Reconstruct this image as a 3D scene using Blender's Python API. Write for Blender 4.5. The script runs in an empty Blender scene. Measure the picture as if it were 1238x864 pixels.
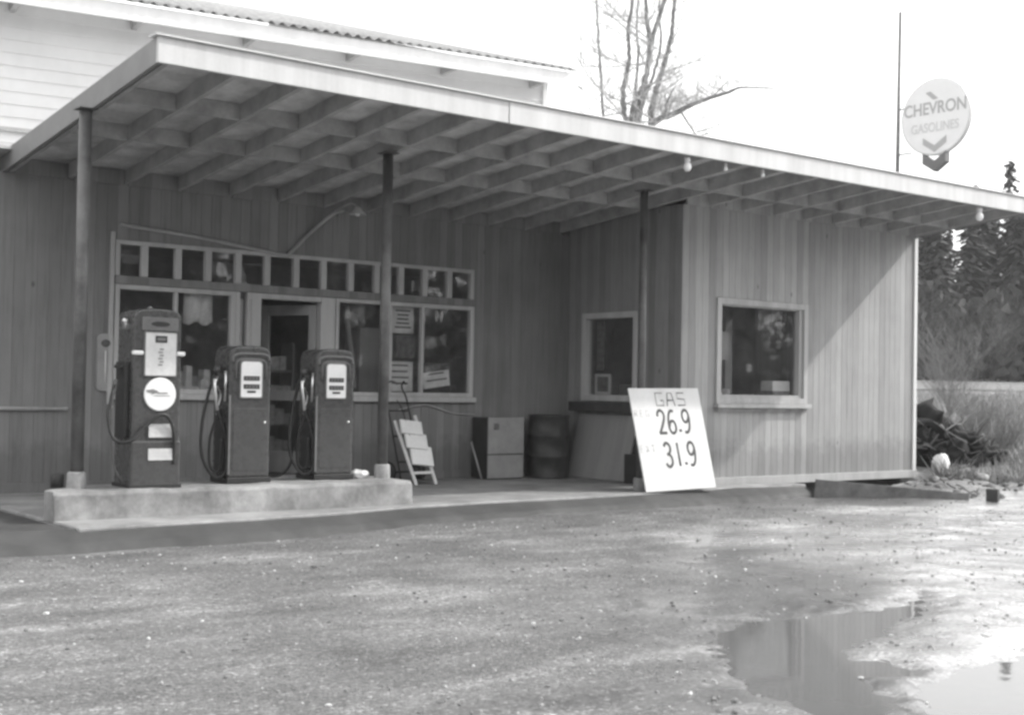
import bpy, bmesh, math, random
import numpy as np
from mathutils import Vector, Matrix
random.seed(7); rng = np.random.default_rng(7)
scn = bpy.context.scene
col = scn.collection
PI = math.pi

# ------------------------------------------------------------------ materials
def new_mat(name):
    m = bpy.data.materials.new(name); m.use_nodes = True
    nt = m.node_tree
    b = nt.nodes['Principled BSDF']
    return m, nt, b
def N(nt, t, **kw):
    n = nt.nodes.new(t)
    for k, v in kw.items():
        if k in n.inputs: n.inputs[k].default_value = v
        else: setattr(n, k, v)
    return n
def L(nt, a, b): nt.links.new(a, b)
def ramp(nt, fac, stops):
    r = nt.nodes.new('ShaderNodeValToRGB')
    e = r.color_ramp.elements
    while len(e) < len(stops): e.new(0.5)
    for i, (p, v) in enumerate(stops):
        e[i].position = p; e[i].color = (v, v, v, 1)
    L(nt, fac, r.inputs[0]); return r
def g(v): return (v, v, v, 1)
def mix(nt, fac, a, b, mode='MIX'):
    m = nt.nodes.new('ShaderNodeMix'); m.data_type = 'RGBA'; m.blend_type = mode
    for s, v in ((m.inputs[0], fac), (m.inputs[6], a), (m.inputs[7], b)):
        if isinstance(v, (int, float)): s.default_value = v if s.type == 'VALUE' else g(v)
        else: L(nt, v, s)
    return m.outputs[2]
def paint(name, v, rough=.5, var=.12, scale=6, metal=0, bump=.0, bscale=60, streak=False, spec=.5):
    """worn paint, wood, concrete: a grey with blotches, optional vertical streaks and fine bump"""
    m, nt, b = new_mat(name)
    tc = N(nt, 'ShaderNodeTexCoord')
    src = tc.outputs['Object']
    if streak:
        mp = N(nt, 'ShaderNodeMapping'); mp.inputs['Scale'].default_value = (1, 1, .06); L(nt, src, mp.inputs[0]); s2 = mp.outputs[0]
    else: s2 = src
    n1 = N(nt, 'ShaderNodeTexNoise', Scale=scale, Detail=6, Roughness=.65); L(nt, s2, n1.inputs['Vector'])
    r1 = ramp(nt, n1.outputs[0], [(.28, v*(1-var*1.6)), (.5, v), (.72, min(1, v*(1+var*1.4)))])
    n2 = N(nt, 'ShaderNodeTexNoise', Scale=scale*9, Detail=4, Roughness=.7); L(nt, src, n2.inputs['Vector'])
    r2 = ramp(nt, n2.outputs[0], [(.3, 1-var*.8), (.7, 1)])
    c = mix(nt, 1.0, r1.outputs[0], r2.outputs[0], 'MULTIPLY')
    L(nt, c, b.inputs['Base Color'])
    rr = ramp(nt, n2.outputs[0], [(.2, max(.05, rough-.1)), (.8, min(1, rough+.12))]); L(nt, rr.outputs[0], b.inputs['Roughness'])
    b.inputs['Metallic'].default_value = metal
    b.inputs['Specular IOR Level'].default_value = spec
    if bump:
        n3 = N(nt, 'ShaderNodeTexNoise', Scale=bscale, Detail=5, Roughness=.7); L(nt, src, n3.inputs['Vector'])
        bp = N(nt, 'ShaderNodeBump', Strength=bump, Distance=.01); L(nt, n3.outputs[0], bp.inputs['Height']); L(nt, bp.outputs[0], b.inputs['Normal'])
    return m
def boards(name, v, axis, w, var=.25, rough=.75):
    """vertical tongue and groove boards, every board its own tone"""
    m, nt, b = new_mat(name)
    tc = N(nt, 'ShaderNodeTexCoord'); sp = N(nt, 'ShaderNodeSeparateXYZ'); L(nt, tc.outputs['Object'], sp.inputs[0])
    d = N(nt, 'ShaderNodeMath', operation='DIVIDE'); L(nt, sp.outputs[axis], d.inputs[0]); d.inputs[1].default_value = w
    f = N(nt, 'ShaderNodeMath', operation='FLOOR'); L(nt, d.outputs[0], f.inputs[0])
    wn = N(nt, 'ShaderNodeTexWhiteNoise', noise_dimensions='1D'); L(nt, f.outputs[0], wn.inputs['W'])
    r1 = ramp(nt, wn.outputs['Value'], [(0, v*(1-var)), (.5, v), (1, v*(1+var))])
    # long grain, shifted per board
    mp = N(nt, 'ShaderNodeMapping'); mp.inputs['Scale'].default_value = (1, 1, .035)
    ad = N(nt, 'ShaderNodeVectorMath', operation='ADD'); L(nt, tc.outputs['Object'], ad.inputs[0])
    cb = N(nt, 'ShaderNodeCombineXYZ'); ml = N(nt, 'ShaderNodeMath', operation='MULTIPLY'); ml.inputs[1].default_value = 40; L(nt, wn.outputs['Value'], ml.inputs[0]); L(nt, ml.outputs[0], cb.inputs[2]); L(nt, cb.outputs[0], ad.inputs[1])
    L(nt, ad.outputs[0], mp.inputs[0])
    n1 = N(nt, 'ShaderNodeTexNoise', Scale=38, Detail=6, Roughness=.7); L(nt, mp.outputs[0], n1.inputs['Vector'])
    r2 = ramp(nt, n1.outputs[0], [(.3, .72), (.5, .95), (.7, 1.0)])
    n2 = N(nt, 'ShaderNodeTexNoise', Scale=1.3, Detail=5, Roughness=.6); L(nt, tc.outputs['Object'], n2.inputs['Vector'])
    r3 = ramp(nt, n2.outputs[0], [(.3, .82), (.65, 1.0)])
    c = mix(nt, 1.0, mix(nt, 1.0, r1.outputs[0], r2.outputs[0], 'MULTIPLY'), r3.outputs[0], 'MULTIPLY')
    mk = N(nt, 'ShaderNodeMapping'); mk.inputs['Scale'].default_value = (1, 1, .55); L(nt, tc.outputs['Object'], mk.inputs[0])
    vk = N(nt, 'ShaderNodeTexVoronoi', Scale=3.4); L(nt, mk.outputs[0], vk.inputs['Vector'])
    c = mix(nt, 1.0, c, ramp(nt, vk.outputs['Distance'], [(.03, .5), (.075, 1.0)]).outputs[0], 'MULTIPLY')
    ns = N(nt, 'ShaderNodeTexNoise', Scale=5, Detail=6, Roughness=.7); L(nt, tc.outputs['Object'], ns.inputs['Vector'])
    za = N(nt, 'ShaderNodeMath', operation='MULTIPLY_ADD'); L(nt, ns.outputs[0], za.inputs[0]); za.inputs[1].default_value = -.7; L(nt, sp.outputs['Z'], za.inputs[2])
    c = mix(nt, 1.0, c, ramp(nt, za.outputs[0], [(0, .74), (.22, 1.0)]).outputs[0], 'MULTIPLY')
    L(nt, c, b.inputs['Base Color']); b.inputs['Roughness'].default_value = rough
    bp = N(nt, 'ShaderNodeBump', Strength=.25, Distance=.004); L(nt, n1.outputs[0], bp.inputs['Height']); L(nt, bp.outputs[0], b.inputs['Normal'])
    return m
def flat(name, v, rough=.5, metal=0):
    m, nt, b = new_mat(name); b.inputs['Base Color'].default_value = g(v); b.inputs['Roughness'].default_value = rough; b.inputs['Metallic'].default_value = metal
    return m
def glass(name):
    m, nt, b = new_mat(name); nt.nodes.remove(b)
    out = nt.nodes['Material Output']
    tr = N(nt, 'ShaderNodeBsdfTransparent'); tr.inputs[0].default_value = g(.96)
    gl = N(nt, 'ShaderNodeBsdfGlossy', Roughness=.03); gl.inputs[0].default_value = g(.95)
    tc = N(nt, 'ShaderNodeTexCoord'); nz = N(nt, 'ShaderNodeTexNoise', Scale=2.2, Detail=2); L(nt, tc.outputs['Object'], nz.inputs['Vector'])
    bp = N(nt, 'ShaderNodeBump', Strength=.12, Distance=.02); L(nt, nz.outputs[0], bp.inputs['Height']); L(nt, bp.outputs[0], gl.inputs['Normal'])
    lw = N(nt, 'ShaderNodeLayerWeight', Blend=.5); pw = N(nt, 'ShaderNodeMath', operation='POWER'); L(nt, lw.outputs['Facing'], pw.inputs[0]); pw.inputs[1].default_value = 5
    fr = N(nt, 'ShaderNodeMath', operation='MULTIPLY_ADD'); L(nt, pw.outputs[0], fr.inputs[0]); fr.inputs[1].default_value = .94; fr.inputs[2].default_value = .07
    mx = N(nt, 'ShaderNodeMixShader'); L(nt, fr.outputs[0], mx.inputs[0]); L(nt, tr.outputs[0], mx.inputs[1]); L(nt, gl.outputs[0], mx.inputs[2])
    du = N(nt, 'ShaderNodeBsdfDiffuse'); du.inputs[0].default_value = g(.6); nd = N(nt, 'ShaderNodeTexNoise', Scale=3.5, Detail=6, Roughness=.7); L(nt, tc.outputs['Object'], nd.inputs['Vector'])
    rd = ramp(nt, nd.outputs[0], [(.3, .008), (.7, .05)]); m2 = N(nt, 'ShaderNodeMixShader'); L(nt, rd.outputs[0], m2.inputs[0]); L(nt, mx.outputs[0], m2.inputs[1]); L(nt, du.outputs[0], m2.inputs[2])
    L(nt, m2.outputs[0], out.inputs[0]); return m

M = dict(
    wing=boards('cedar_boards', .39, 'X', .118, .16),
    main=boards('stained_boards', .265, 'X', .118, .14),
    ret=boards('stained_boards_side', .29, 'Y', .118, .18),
    trim=paint('pale_trim_paint', .52, .55, .12, 5, streak=True),
    trimdim=paint('wing_trim_paint', .42, .6, .14, 5, streak=True),
    white=paint('white_gloss_paint', .72, .5, .07, 3, streak=True),
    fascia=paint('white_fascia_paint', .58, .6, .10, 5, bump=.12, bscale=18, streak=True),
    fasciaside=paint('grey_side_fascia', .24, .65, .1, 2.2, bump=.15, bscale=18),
    rafter=paint('rafter_wood', .40, .75, .2, 4),
    deck=paint('deck_wood', .60, .8, .25, 3),
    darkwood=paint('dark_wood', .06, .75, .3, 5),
    conc=paint('concrete', .29, .85, .34, 2.3, bump=.35, bscale=45),
    conc_floor=paint('apron_concrete', .29, .8, .3, 1.4, bump=.25, bscale=60),
    asphalt=paint('damp_asphalt', .062, .7, .25, 1.8, bump=.5, bscale=110),
    pump=paint('pump_enamel', .070, .27, .07, 1.6),
    pumplight=paint('pump_bead_enamel', .15, .3, .10, 4),
    pumpdark=paint('pump_base_enamel', .025, .5, .2, 5),
    face=paint('white_enamel', .82, .25, .04, 6),
    face2=paint('aged_white_enamel', .62, .3, .1, 8),
    black=flat('black_rubber', .018, .5), ink=flat('black_ink', .022, .6), faint=flat('faded_ink', .52, .7),
    chrome=flat('dull_chrome', .7, .28, 1.0), steel=paint('post_steel', .12, .45, .3, 5),
    rust=paint('dark_drum_paint', .045, .5, .35, 6),
    cream=paint('grey_cream_paint', .34, .6, .12, 4), darkside=paint('dark_box_paint', .035, .6, .2, 5),
    ply=paint('weathered_plywood', .30, .75, .14, 4, streak=True),
    sign=paint('white_sign_board', .60, .5, .07, 3),
    paper=paint('paper', .86, .8, .12, 9), paperpic=paint('dim_print', .16, .7, .5, 14),
    cloth=paint('white_cloth', .85, .9, .14, 8), goods=paint('pale_goods', .8, .6, .3, 16), goodsdark=paint('dark_goods', .1, .6, .4, 12),
    inside=paint('inside_wall', .34, .9, .2, 2), glass=glass('window_glass'),
    clap=paint('white_clapboard_paint', .64, .6, .05, 1.5), roofmetal=paint('corrugated_iron', .33, .5, .3, 3, bump=.1),
    bark=paint('bark', .20, .9, .3, 9, bump=.5, bscale=40), twig=paint('twig_bark', .46, .9, .2, 9), needle=paint('needles', .045, .8, .4, 2.0),
    drygrass=paint('dry_grass', .34, .9, .3, 3), brush=paint('bare_brush', .20, .9, .25, 4), rootwood=paint('stump_wood', .022, .9, .5, 6, bump=.6, bscale=25),
    stone=paint('pebble_stone', .30, .7, .5, 9), signdisc=paint('sign_disc_enamel', .70, .4, .03, 2), signink=flat('sign_letters', .36, .5), signpale=flat('sign_pale_letters', .52, .5), signdark=flat('sign_dark_chevron', .12, .5),
    road=paint('far_road', .17, .9, .15, .4), porcelain=flat('white_porcelain', .85, .3), timber=paint('old_timber', .16, .85, .3, 5, bump=.4, bscale=30),
)

# ------------------------------------------------------------------ mesh helpers
class MB:
    def __init__(s): s.v = []; s.f = []; s.sm = []
    def add(s, vs, fs, smooth=False):
        o = len(s.v); s.v.extend([tuple(map(float, p)) for p in vs]); s.f.extend([tuple(i+o for i in f) for f in fs]); s.sm.extend([smooth]*len(fs)); return s
    def box(s, x0, x1, y0, y1, z0, z1, mt=None):
        vs = [(x, y, z) for z in (z0, z1) for y in (y0, y1) for x in (x0, x1)]
        if mt: vs = [mt @ Vector(p) for p in vs]
        return s.add(vs, [(0, 2, 3, 1), (4, 5, 7, 6), (0, 1, 5, 4), (2, 6, 7, 3), (0, 4, 6, 2), (1, 3, 7, 5)])
    def bar(s, a, b, w, h, up=(0, 0, 1)):
        a = Vector(a); b = Vector(b); d = (b-a).normalized(); r = d.cross(Vector(up))
        if r.length < 1e-4: r = d.cross(Vector((0, 1, 0)))
        r.normalize(); u = r.cross(d); vs = []
        for p in (a, b):
            for i, j in ((-1, -1), (1, -1), (1, 1), (-1, 1)): vs.append(p+r*(i*w/2)+u*(j*h/2))
        return s.add(vs, [(0, 1, 2, 3), (7, 6, 5, 4), (0, 4, 5, 1), (1, 5, 6, 2), (2, 6, 7, 3), (3, 7, 4, 0)])
    def tube(s, pts, r, n=10, cap=True):
        pts = [Vector(p) for p in pts]; rr = r if isinstance(r, (list, tuple)) else [r]*len(pts); vs = []; fs = []
        prev = None
        for i, p in enumerate(pts):
            d = (pts[min(i+1, len(pts)-1)]-pts[max(i-1, 0)]).normalized()
            if prev is None:
                a = d.cross(Vector((0, 0, 1)))
                if a.length < 1e-3: a = d.cross(Vector((1, 0, 0)))
            else: a = prev-d*prev.dot(d)
            a.normalize(); prev = a; b = d.cross(a)
            for k in range(n):
                t = 2*PI*k/n; vs.append(p+(a*math.cos(t)+b*math.sin(t))*rr[i])
        for i in range(len(pts)-1):
            for k in range(n): fs.append((i*n+k, i*n+(k+1) % n, (i+1)*n+(k+1) % n, (i+1)*n+k))
        s.add(vs, fs, True)
        if cap:
            o = len(s.v)-len(vs); s.f.append(tuple(o+k for k in range(n-1, -1, -1))); s.sm.append(False)
            e = o+(len(pts)-1)*n; s.f.append(tuple(e+k for k in range(n))); s.sm.append(False)
        return s
    def lathe(s, prof, c=(0, 0, 0), n=28, axis='Z', smooth=True):
        vs = []; fs = []
        for r, h in prof:
            for k in range(n):
                t = 2*PI*k/n; a, b = r*math.cos(t), r*math.sin(t)
                p = (a, b, h) if axis == 'Z' else ((a, h, b) if axis == 'Y' else (h, a, b))
                vs.append((p[0]+c[0], p[1]+c[1], p[2]+c[2]))
        for i in range(len(prof)-1):
            for k in range(n): fs.append((i*n+k, i*n+(k+1) % n, (i+1)*n+(k+1) % n, (i+1)*n+k))
        return s.add(vs, fs, smooth)
    def prism(s, poly, y0, y1, mt=None, smooth=False):
        """poly in XZ pushed from y0 to y1"""
        n = len(poly); vs = [(x, y0, z) for x, z in poly]+[(x, y1, z) for x, z in poly]
        if mt: vs = [mt @ Vector(p) for p in vs]
        s.add(vs, [tuple(range(n)), tuple(range(2*n-1, n-1, -1))])
        o = len(s.v)-2*n
        s.f.extend([(o+i, o+n+i, o+n+(i+1) % n, o+(i+1) % n) for i in range(n)]); s.sm.extend([smooth]*n); return s
    def build(s, name, m, parent=None, bevel=0, seg=2, fix=True):
        me = bpy.data.meshes.new(name); me.from_pydata(s.v, [], s.f); me.polygons.foreach_set('use_smooth', s.sm)
        if fix:
            bm = bmesh.new(); bm.from_mesh(me); bmesh.ops.recalc_face_normals(bm, faces=bm.faces); bm.to_mesh(me); bm.free()
        me.materials.append(m); me.update()
        o = bpy.data.objects.new(name, me); col.objects.link(o)
        if parent: o.parent = parent
        if bevel:
            b = o.modifiers.new('bevel', 'BEVEL'); b.width = bevel; b.segments = seg; b.limit_method = 'ANGLE'; b.angle_limit = math.radians(35)
        return o
def empty(name, loc=(0, 0, 0), rz=0):
    o = bpy.data.objects.new(name, None); col.objects.link(o); o.location = loc; o.rotation_euler = (0, 0, rz); o.empty_display_size = .1; return o
def tag(o, label, cat, group=None, kind=None):
    o['label'] = label; o['category'] = cat
    if group: o['group'] = group
    if kind: o['kind'] = kind
    return o
def structure(o, label=None, cat=None):
    o['kind'] = 'structure'
    if label: o['label'] = label; o['category'] = cat
    return o
def spline(pts, n=12):
    pts = [Vector(p) for p in pts]; out = []
    P = [pts[0]*2-pts[1]]+pts+[pts[-1]*2-pts[-2]]
    for i in range(1, len(P)-2):
        for k in range(n):
            t = k/n; a, b, c, d = P[i-1], P[i], P[i+1], P[i+2]
            out.append(.5*((2*b)+(c-a)*t+(2*a-5*b+4*c-d)*t*t+(3*b-a-3*c+d)*t**3))
    out.append(pts[-1]); return out
def text_mesh(name, s, size, m, parent, mt, sx=1.0, thick=.002, heavy=0.0):
    cu = bpy.data.curves.new(name, 'FONT'); cu.body = s; cu.size = size; cu.align_x = 'CENTER'; cu.align_y = 'CENTER'; cu.extrude = thick; cu.offset = heavy
    o = bpy.data.objects.new(name, cu); col.objects.link(o)
    bpy.context.view_layer.update()
    me = bpy.data.meshes.new_from_object(o.evaluated_get(bpy.context.evaluated_depsgraph_get()))
    bpy.data.objects.remove(o); bpy.data.curves.remove(cu)
    me.name = name; me.transform(Matrix.Diagonal((sx, 1, 1, 1))); me.materials.clear(); me.materials.append(m)
    r = bpy.data.objects.new(name, me); col.objects.link(r); r.parent = parent; r.matrix_local = mt; return r
# text standing in the XZ plane, read from -Y
STAND = Matrix.Rotation(PI/2, 4, 'X')

def siding(mb, u0, u1, z0, z1, put, w=.118, gd=.004, gw=.008):
    """tongue and groove boards as real V grooves; put(u, depth, z) -> point"""
    k0 = math.floor(u0/w); k1 = math.ceil(u1/w); prof = []
    for k in range(k0, k1):
        for du, d in ((0, gd), (gw/2, 0), (w-gw/2, 0)):
            u = k*w+du
            if u0+1e-5 < u < u1-1e-5: prof.append((u, d))
    prof = [(u0, 0)]+prof+[(u1, 0)]
    vs = [put(u, d, z) for z in (z0, z1) for u, d in prof]; n = len(prof)
    mb.add(vs, [(i, i+1, n+i+1, n+i) for i in range(n-1)])

# ================================================================== THE STATION
YM = 2.148; XE = 4.72; YC = -1.745; XL = -7.453; ZS = 3.60; SL = .0964
def zsoff(y): return ZS-SL*(y-YC)
st = empty('filling_station')
tag(st, 'small wooden filling station with a flat roofed canopy over its pumps', 'filling station')

# main wall (recessed), openings for the long window band
mb = MB(); P = lambda u, d, z: (u, YM+d, z)
WX0, WX1, WZ0, WZ1 = -6.27, -1.58, .96, 2.64
zt = zsoff(YM)
siding(mb, -10.5, WX0, 0, zt, P); siding(mb, WX0, WX1, WZ1, zt, P); siding(mb, WX1, 0, 0, zt, P)
siding(mb, WX0, -4.66, 0, WZ0, P); siding(mb, -3.60, WX1, 0, WZ0, P)
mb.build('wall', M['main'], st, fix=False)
# return wall, facing left
mb = MB(); Q = lambda u, d, z: (0+d, u, z)
RY0, RY1, RZ0, RZ1 = .80, 1.80, 1.03, 2.12
zr = zsoff(0)
siding(mb, 0, RY0, 0, zr, Q); siding(mb, RY1, YM, 0, zr, Q); siding(mb, RY0, RY1, 0, RZ0, Q); siding(mb, RY0, RY1, RZ1, zr, Q)
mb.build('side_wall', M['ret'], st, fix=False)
# wing wall
mb = MB(); W = lambda u, d, z: (u, 0+d, z)
GX0, GX1, GZ0, GZ1 = .66, 2.24, 1.06, 2.28
siding(mb, 0, GX0, .03, zr, W); siding(mb, GX1, XE, .03, zr, W); siding(mb, GX0, GX1, .03, GZ0, W); siding(mb, GX0, GX1, GZ1, zr, W)
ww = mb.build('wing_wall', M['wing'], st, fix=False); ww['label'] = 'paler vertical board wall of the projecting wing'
mb = MB(); Q2 = lambda u, d, z: (XE-d, u, z); siding(mb, 0, 7.5, .03, 3.15, Q2); mb.build('end_wall', boards('end_boards', .36, 'Y', .118, .2), st, fix=False)
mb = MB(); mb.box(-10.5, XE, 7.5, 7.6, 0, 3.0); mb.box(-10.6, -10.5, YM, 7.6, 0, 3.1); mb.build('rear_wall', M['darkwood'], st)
mb = MB(); mb.box(XE-.05, XE+.022, -.022, .0, .02, zr-.03); mb.box(XE+.0, XE+.022, 0, .09, .02, zr-.04); mb.build('corner_board', M['white'], st, .003)
mb = MB(); mb.box(-.022, .03, -.02, 0, .02, zr-.02); mb.build('corner_board', M['wing'], st, .003)
mb = MB(); mb.box(.0, XE+.02, -.035, -.002, -.03, .075); mb.build('skirt_board', M['trimdim'], st, .004)
mb = MB(); mb.box(-10.45, -4.64, YM-.02, YM-.002, .0, .10); mb.box(-3.62, -.03, YM-.02, YM-.002, .0, .10); mb.build('skirt_board', M['main'], st, .004)
# crawl space under the wing
mb = MB(); mb.box(.1, XE-.1, .15, .25, -.5, .02); mb.build('foundation_beam', M['darkwood'], st)
# floor and inside walls
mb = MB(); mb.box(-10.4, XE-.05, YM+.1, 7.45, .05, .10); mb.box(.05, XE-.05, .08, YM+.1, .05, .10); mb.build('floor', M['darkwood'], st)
mb = MB(); mb.box(-10.4, XE-.05, 6.4, 6.45, .1, 3.0); mb.box(.5, .55, 2.6, 6.4, .1, 3.0)
mb.box(.05, XE-.05, 3.0, 3.05, .1, 3.0); mb.build('partition', M['inside'], st)
mb = MB(); mb.box(-10.4, XE-.05, YM+.02, 6.4, 2.92, 2.96); mb.box(.03, XE-.05, .04, YM+.01, 2.92, 2.96); mb.build('ceiling', M['inside'], st)

# ---- canopy
can = empty('canopy'); can.parent = st
XR = XE+.02
mb = MB()
def roofslab(x0, x1, y0, y1, z_off0, z_off1):
    vs = []
    for zo in (z_off0, z_off1):
        for y in (y0, y1):
            for x in (x0, x1): vs.append((x, y, zsoff(y)+zo))
    mb.add(vs, [(0, 2, 3, 1), (4, 5, 7, 6), (0, 1, 5, 4), (2, 6, 7, 3), (0, 4, 6, 2), (1, 3, 7, 5)])
roofslab(XL+.04, XR-.03, YC+.04, 7.6, .155, .19)
roofslab(-10.7, XL+.03, YM-.3, 7.6, .155, .19)
mb.build('roof_deck', M['deck'], can)
k = 0
xs = [-6.78+.6*i for i in range(0, 19)]
for x in [XL+.085]+xs+[XR-.08]:
    m2 = MB(); h = .15; y0, y1 = YC+.042, YM-.005 if x < 0 else -.005
    x0, x1 = x-.022, x+.022
    vs = [(xx, y, zsoff(y)+zz) for zz in (0.004, .154) for y in (y0, y1) for xx in (x0, x1)]
    m2.add(vs, [(0, 2, 3, 1), (4, 5, 7, 6), (0, 1, 5, 4), (2, 6, 7, 3), (0, 4, 6, 2), (1, 3, 7, 5)])
    m2.build('rafter', M['rafter'], can)
allx = [XL+.085]+xs+[XR-.08]
for yb, nm in ((-.58, 'blocking'), (.50, 'blocking')):
    m2 = MB()
    for a, b in zip(allx[:-1], allx[1:]):
        if yb > 0 and b > .05: continue
        j = random.uniform(-.02, .02); m2.box(a+.024, b-.024, yb-.02+j, yb+.02+j, zsoff(yb)+.010, zsoff(yb)+.152)
    o = m2.build(nm, M['rafter'], can)
for yb, a0, b0, mt in ((YM-.03, -9, .05, 'main'), (-.03, .0, 9, 'wing')):
    m2 = MB()
    for a, b in zip(allx[:-1], allx[1:]):
        if b < a0+.1 or b > b0+.0: continue
        a = max(a, a0-.024+.03)
        m2.box(a+.024, b-.024, yb-.014, yb+.014, zsoff(yb)-.01, zsoff(yb)+.150)
    m2.build('blocking', M[mt], can)
# fascia: two boards butt at x=-4.05 plus drip edge; darker end boards
m2 = MB(); m2.box(XL, -4.053, YC-.02, YC+.02, ZS-.005, ZS+.20); m2.box(-4.05, XR, YC-.026, YC+.016, ZS-.008, ZS+.193)
o = m2.build('fascia', M['fascia'], can, .004)
m2 = MB(); m2.box(XL-.03, XR+.03, YC-.05, YC+.1, ZS+.202, ZS+.212); m2.build('drip_edge', M['white'], can)
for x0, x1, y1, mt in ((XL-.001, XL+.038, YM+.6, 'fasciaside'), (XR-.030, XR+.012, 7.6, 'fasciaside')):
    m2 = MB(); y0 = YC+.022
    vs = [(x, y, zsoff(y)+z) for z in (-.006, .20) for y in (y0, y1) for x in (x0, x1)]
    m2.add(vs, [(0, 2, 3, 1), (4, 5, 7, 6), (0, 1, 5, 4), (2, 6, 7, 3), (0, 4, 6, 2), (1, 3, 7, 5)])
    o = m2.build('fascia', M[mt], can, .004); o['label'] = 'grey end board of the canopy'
# posts
for x, r, zb in ((-7.49, .055, .232), (-4.45, .052, .232), (-.956, .046, 0)):
    m2 = MB(); ztp = zsoff(-.316)-.004
    m2.tube([(x, -.316, zb), (x, -.316, ztp)], r, 18); po = m2.build('canopy_post', M['steel'], st)
    m2 = MB(); m2.box(x-.08, x+.08, -.40, -.235, ztp-.008, ztp); m2.build('post_plate', M['steel'], po)
    m2 = MB(); m2.lathe([(0, .14), (.065, .14), (.078, .125), (.082, 0)], (x, -.316, zb), 20); m2.build('footing', M['conc'], po)

# ---- windows
def frame_rect(mb, x0, x1, z0, z1, y0, y1, t):
    mb.box(x0, x0+t, y0, y1, z0, z1); mb.box(x1-t, x1, y0, y1, z0, z1)
    mb.box(x0+t, x1-t, y0, y1, z0, z0+t); mb.box(x0+t, x1-t, y0, y1, z1-t, z1)
def window(name, x0, x1, z0, z1, mulls=(), t=.05, sill=True, m='trim', yy=YM, mt=.036):
    mb = MB(); frame_rect(mb, x0, x1, z0, z1, yy-.028, yy+.06, t)
    for u in mulls: mb.box(u-mt/2, u+mt/2, yy-.02, yy+.05, z0+t, z1-t)
    f = mb.build(name, M[m], st, .004)
    mb = MB(); mb.box(x0+t, x1-t, yy+.022, yy+.026, z0+t, z1-t); mb.build('pane', M['glass'], f)
    if sill:
        mb = MB(); mb.box(x0-.02, x1+.02, yy-.075, yy+.0, z0-.065, z0-.002); mb.build('sill', M[m], f, .005)
    return f
# transom lights
tx = [-6.25, -5.95, -5.57, -5.22, -4.86, -4.5, -4.13, -3.77, -3.4, -3.04, -2.69, -2.34, -1.97, -1.62]
mb = MB(); ZT0, ZT1 = 2.265, 2.595
for i, u in enumerate(tx):
    w = .036 if 0 < i < 13 else .026; mb.box(u-w, u+w, YM-.024, YM+.05, ZT0, ZT1)
mb.box(-6.276, -1.594, YM-.022, YM+.05, ZT1+.001, ZT1+.045)
tr = mb.build('transom_window', M['trim'], st, .004)
mb = MB(); mb.box(-6.276, -1.594, YM-.018, YM+.05, ZT0-.09, ZT0-.001); mb.build('rail', M['main'], tr, .004)
mb = MB()
for a, b in zip(tx[:-1], tx[1:]): mb.box(a+.03, b-.03, YM+.02, YM+.024, ZT0, ZT1)
mb.build('pane', M['glass'], tr)
window('shop_window', -6.27, -4.89, 1.02, 2.17, (-5.585,), m='trim')
window('shop_window', -3.60, -2.90, 1.02, 2.17, (), m='trim', t=.045)
window('shop_window', -2.86, -1.585, 1.02, 2.17, (-2.36,), m='trim')
# door jambs, sidelight and the open door leaf
mb = MB()
mb.box(-4.885, -4.83, YM-.02, YM+.06, .1, 2.17); mb.box(-4.74, -4.57, YM-.024, YM+.07, .1, 2.17); mb.box(-3.80, -3.61, YM-.024, YM+.07, .1, 2.17)
mb.box(-4.57, -3.80, YM-.015, YM+.07, 2.11, 2.17); mb.box(-4.83, -4.74, YM-.015, YM+.05, .1, .95); mb.build('door_frame', M['trim'], st, .004)
mb = MB(); mb.box(-4.83, -4.74, YM+.02, YM+.024, .95, 2.17); mb.build('sidelight_pane', M['glass'], st)
dr = empty('door', (-3.81, YM+.06, .1), math.radians(-62)); dr.parent = st
mb = MB(); mb.box(-.76, -.66, -.02, .02, 0, 1.98); mb.box(-.10, 0, -.02, .02, 0, 1.98); mb.box(-.66, -.10, -.02, .02, 0, .25); mb.box(-.66, -.10, -.02, .02, 1.86, 1.98); mb.box(-.66, -.10, -.02, .02, .85, .97); mb.build('door_leaf', M['trimdim'], dr, .003)
mb = MB(); mb.box(-.66, -.10, -.003, .003, .97, 1.86); mb.box(-.66, -.10, -.003, .003, .25, .85); mb.build('pane', M['glass'], dr)
mb = MB(); mb.tube([(-.71, -.02, .95), (-.71, -.055, .95), (-.66, -.06, .95)], .01); mb.build('handle', M['chrome'], dr)
mb = MB(); mb.box(-4.66, -3.60, YM-.02, YM+.12, 0, .10); mb.build('door_step', M['conc'], st, .006)
# wing window with deep casing and sill
mb = MB(); frame_rect(mb, .60, 2.33, 1.00, 2.32, -.03, -.002, .075); frame_rect(mb, GX0+.002, GX1-.002, GZ0+.002, GZ1-.002, .0, .10, .05)
f = mb.build('wing_window', M['trimdim'], st, .004)
mb = MB(); mb.box(GX0+.05, GX1-.05, .062, .066, GZ0+.05, GZ1-.05); mb.build('pane', M['glass'], f)
mb = MB(); mb.box(.575, 2.36, -.085, -.002, .945, .998); mb.build('sill', M['trimdim'], f, .005)
mb = MB(); mb.box(.62, 2.31, -.03, -.002, .90, .944); mb.build('apron_board', M['wing'], f, .004)
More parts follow.
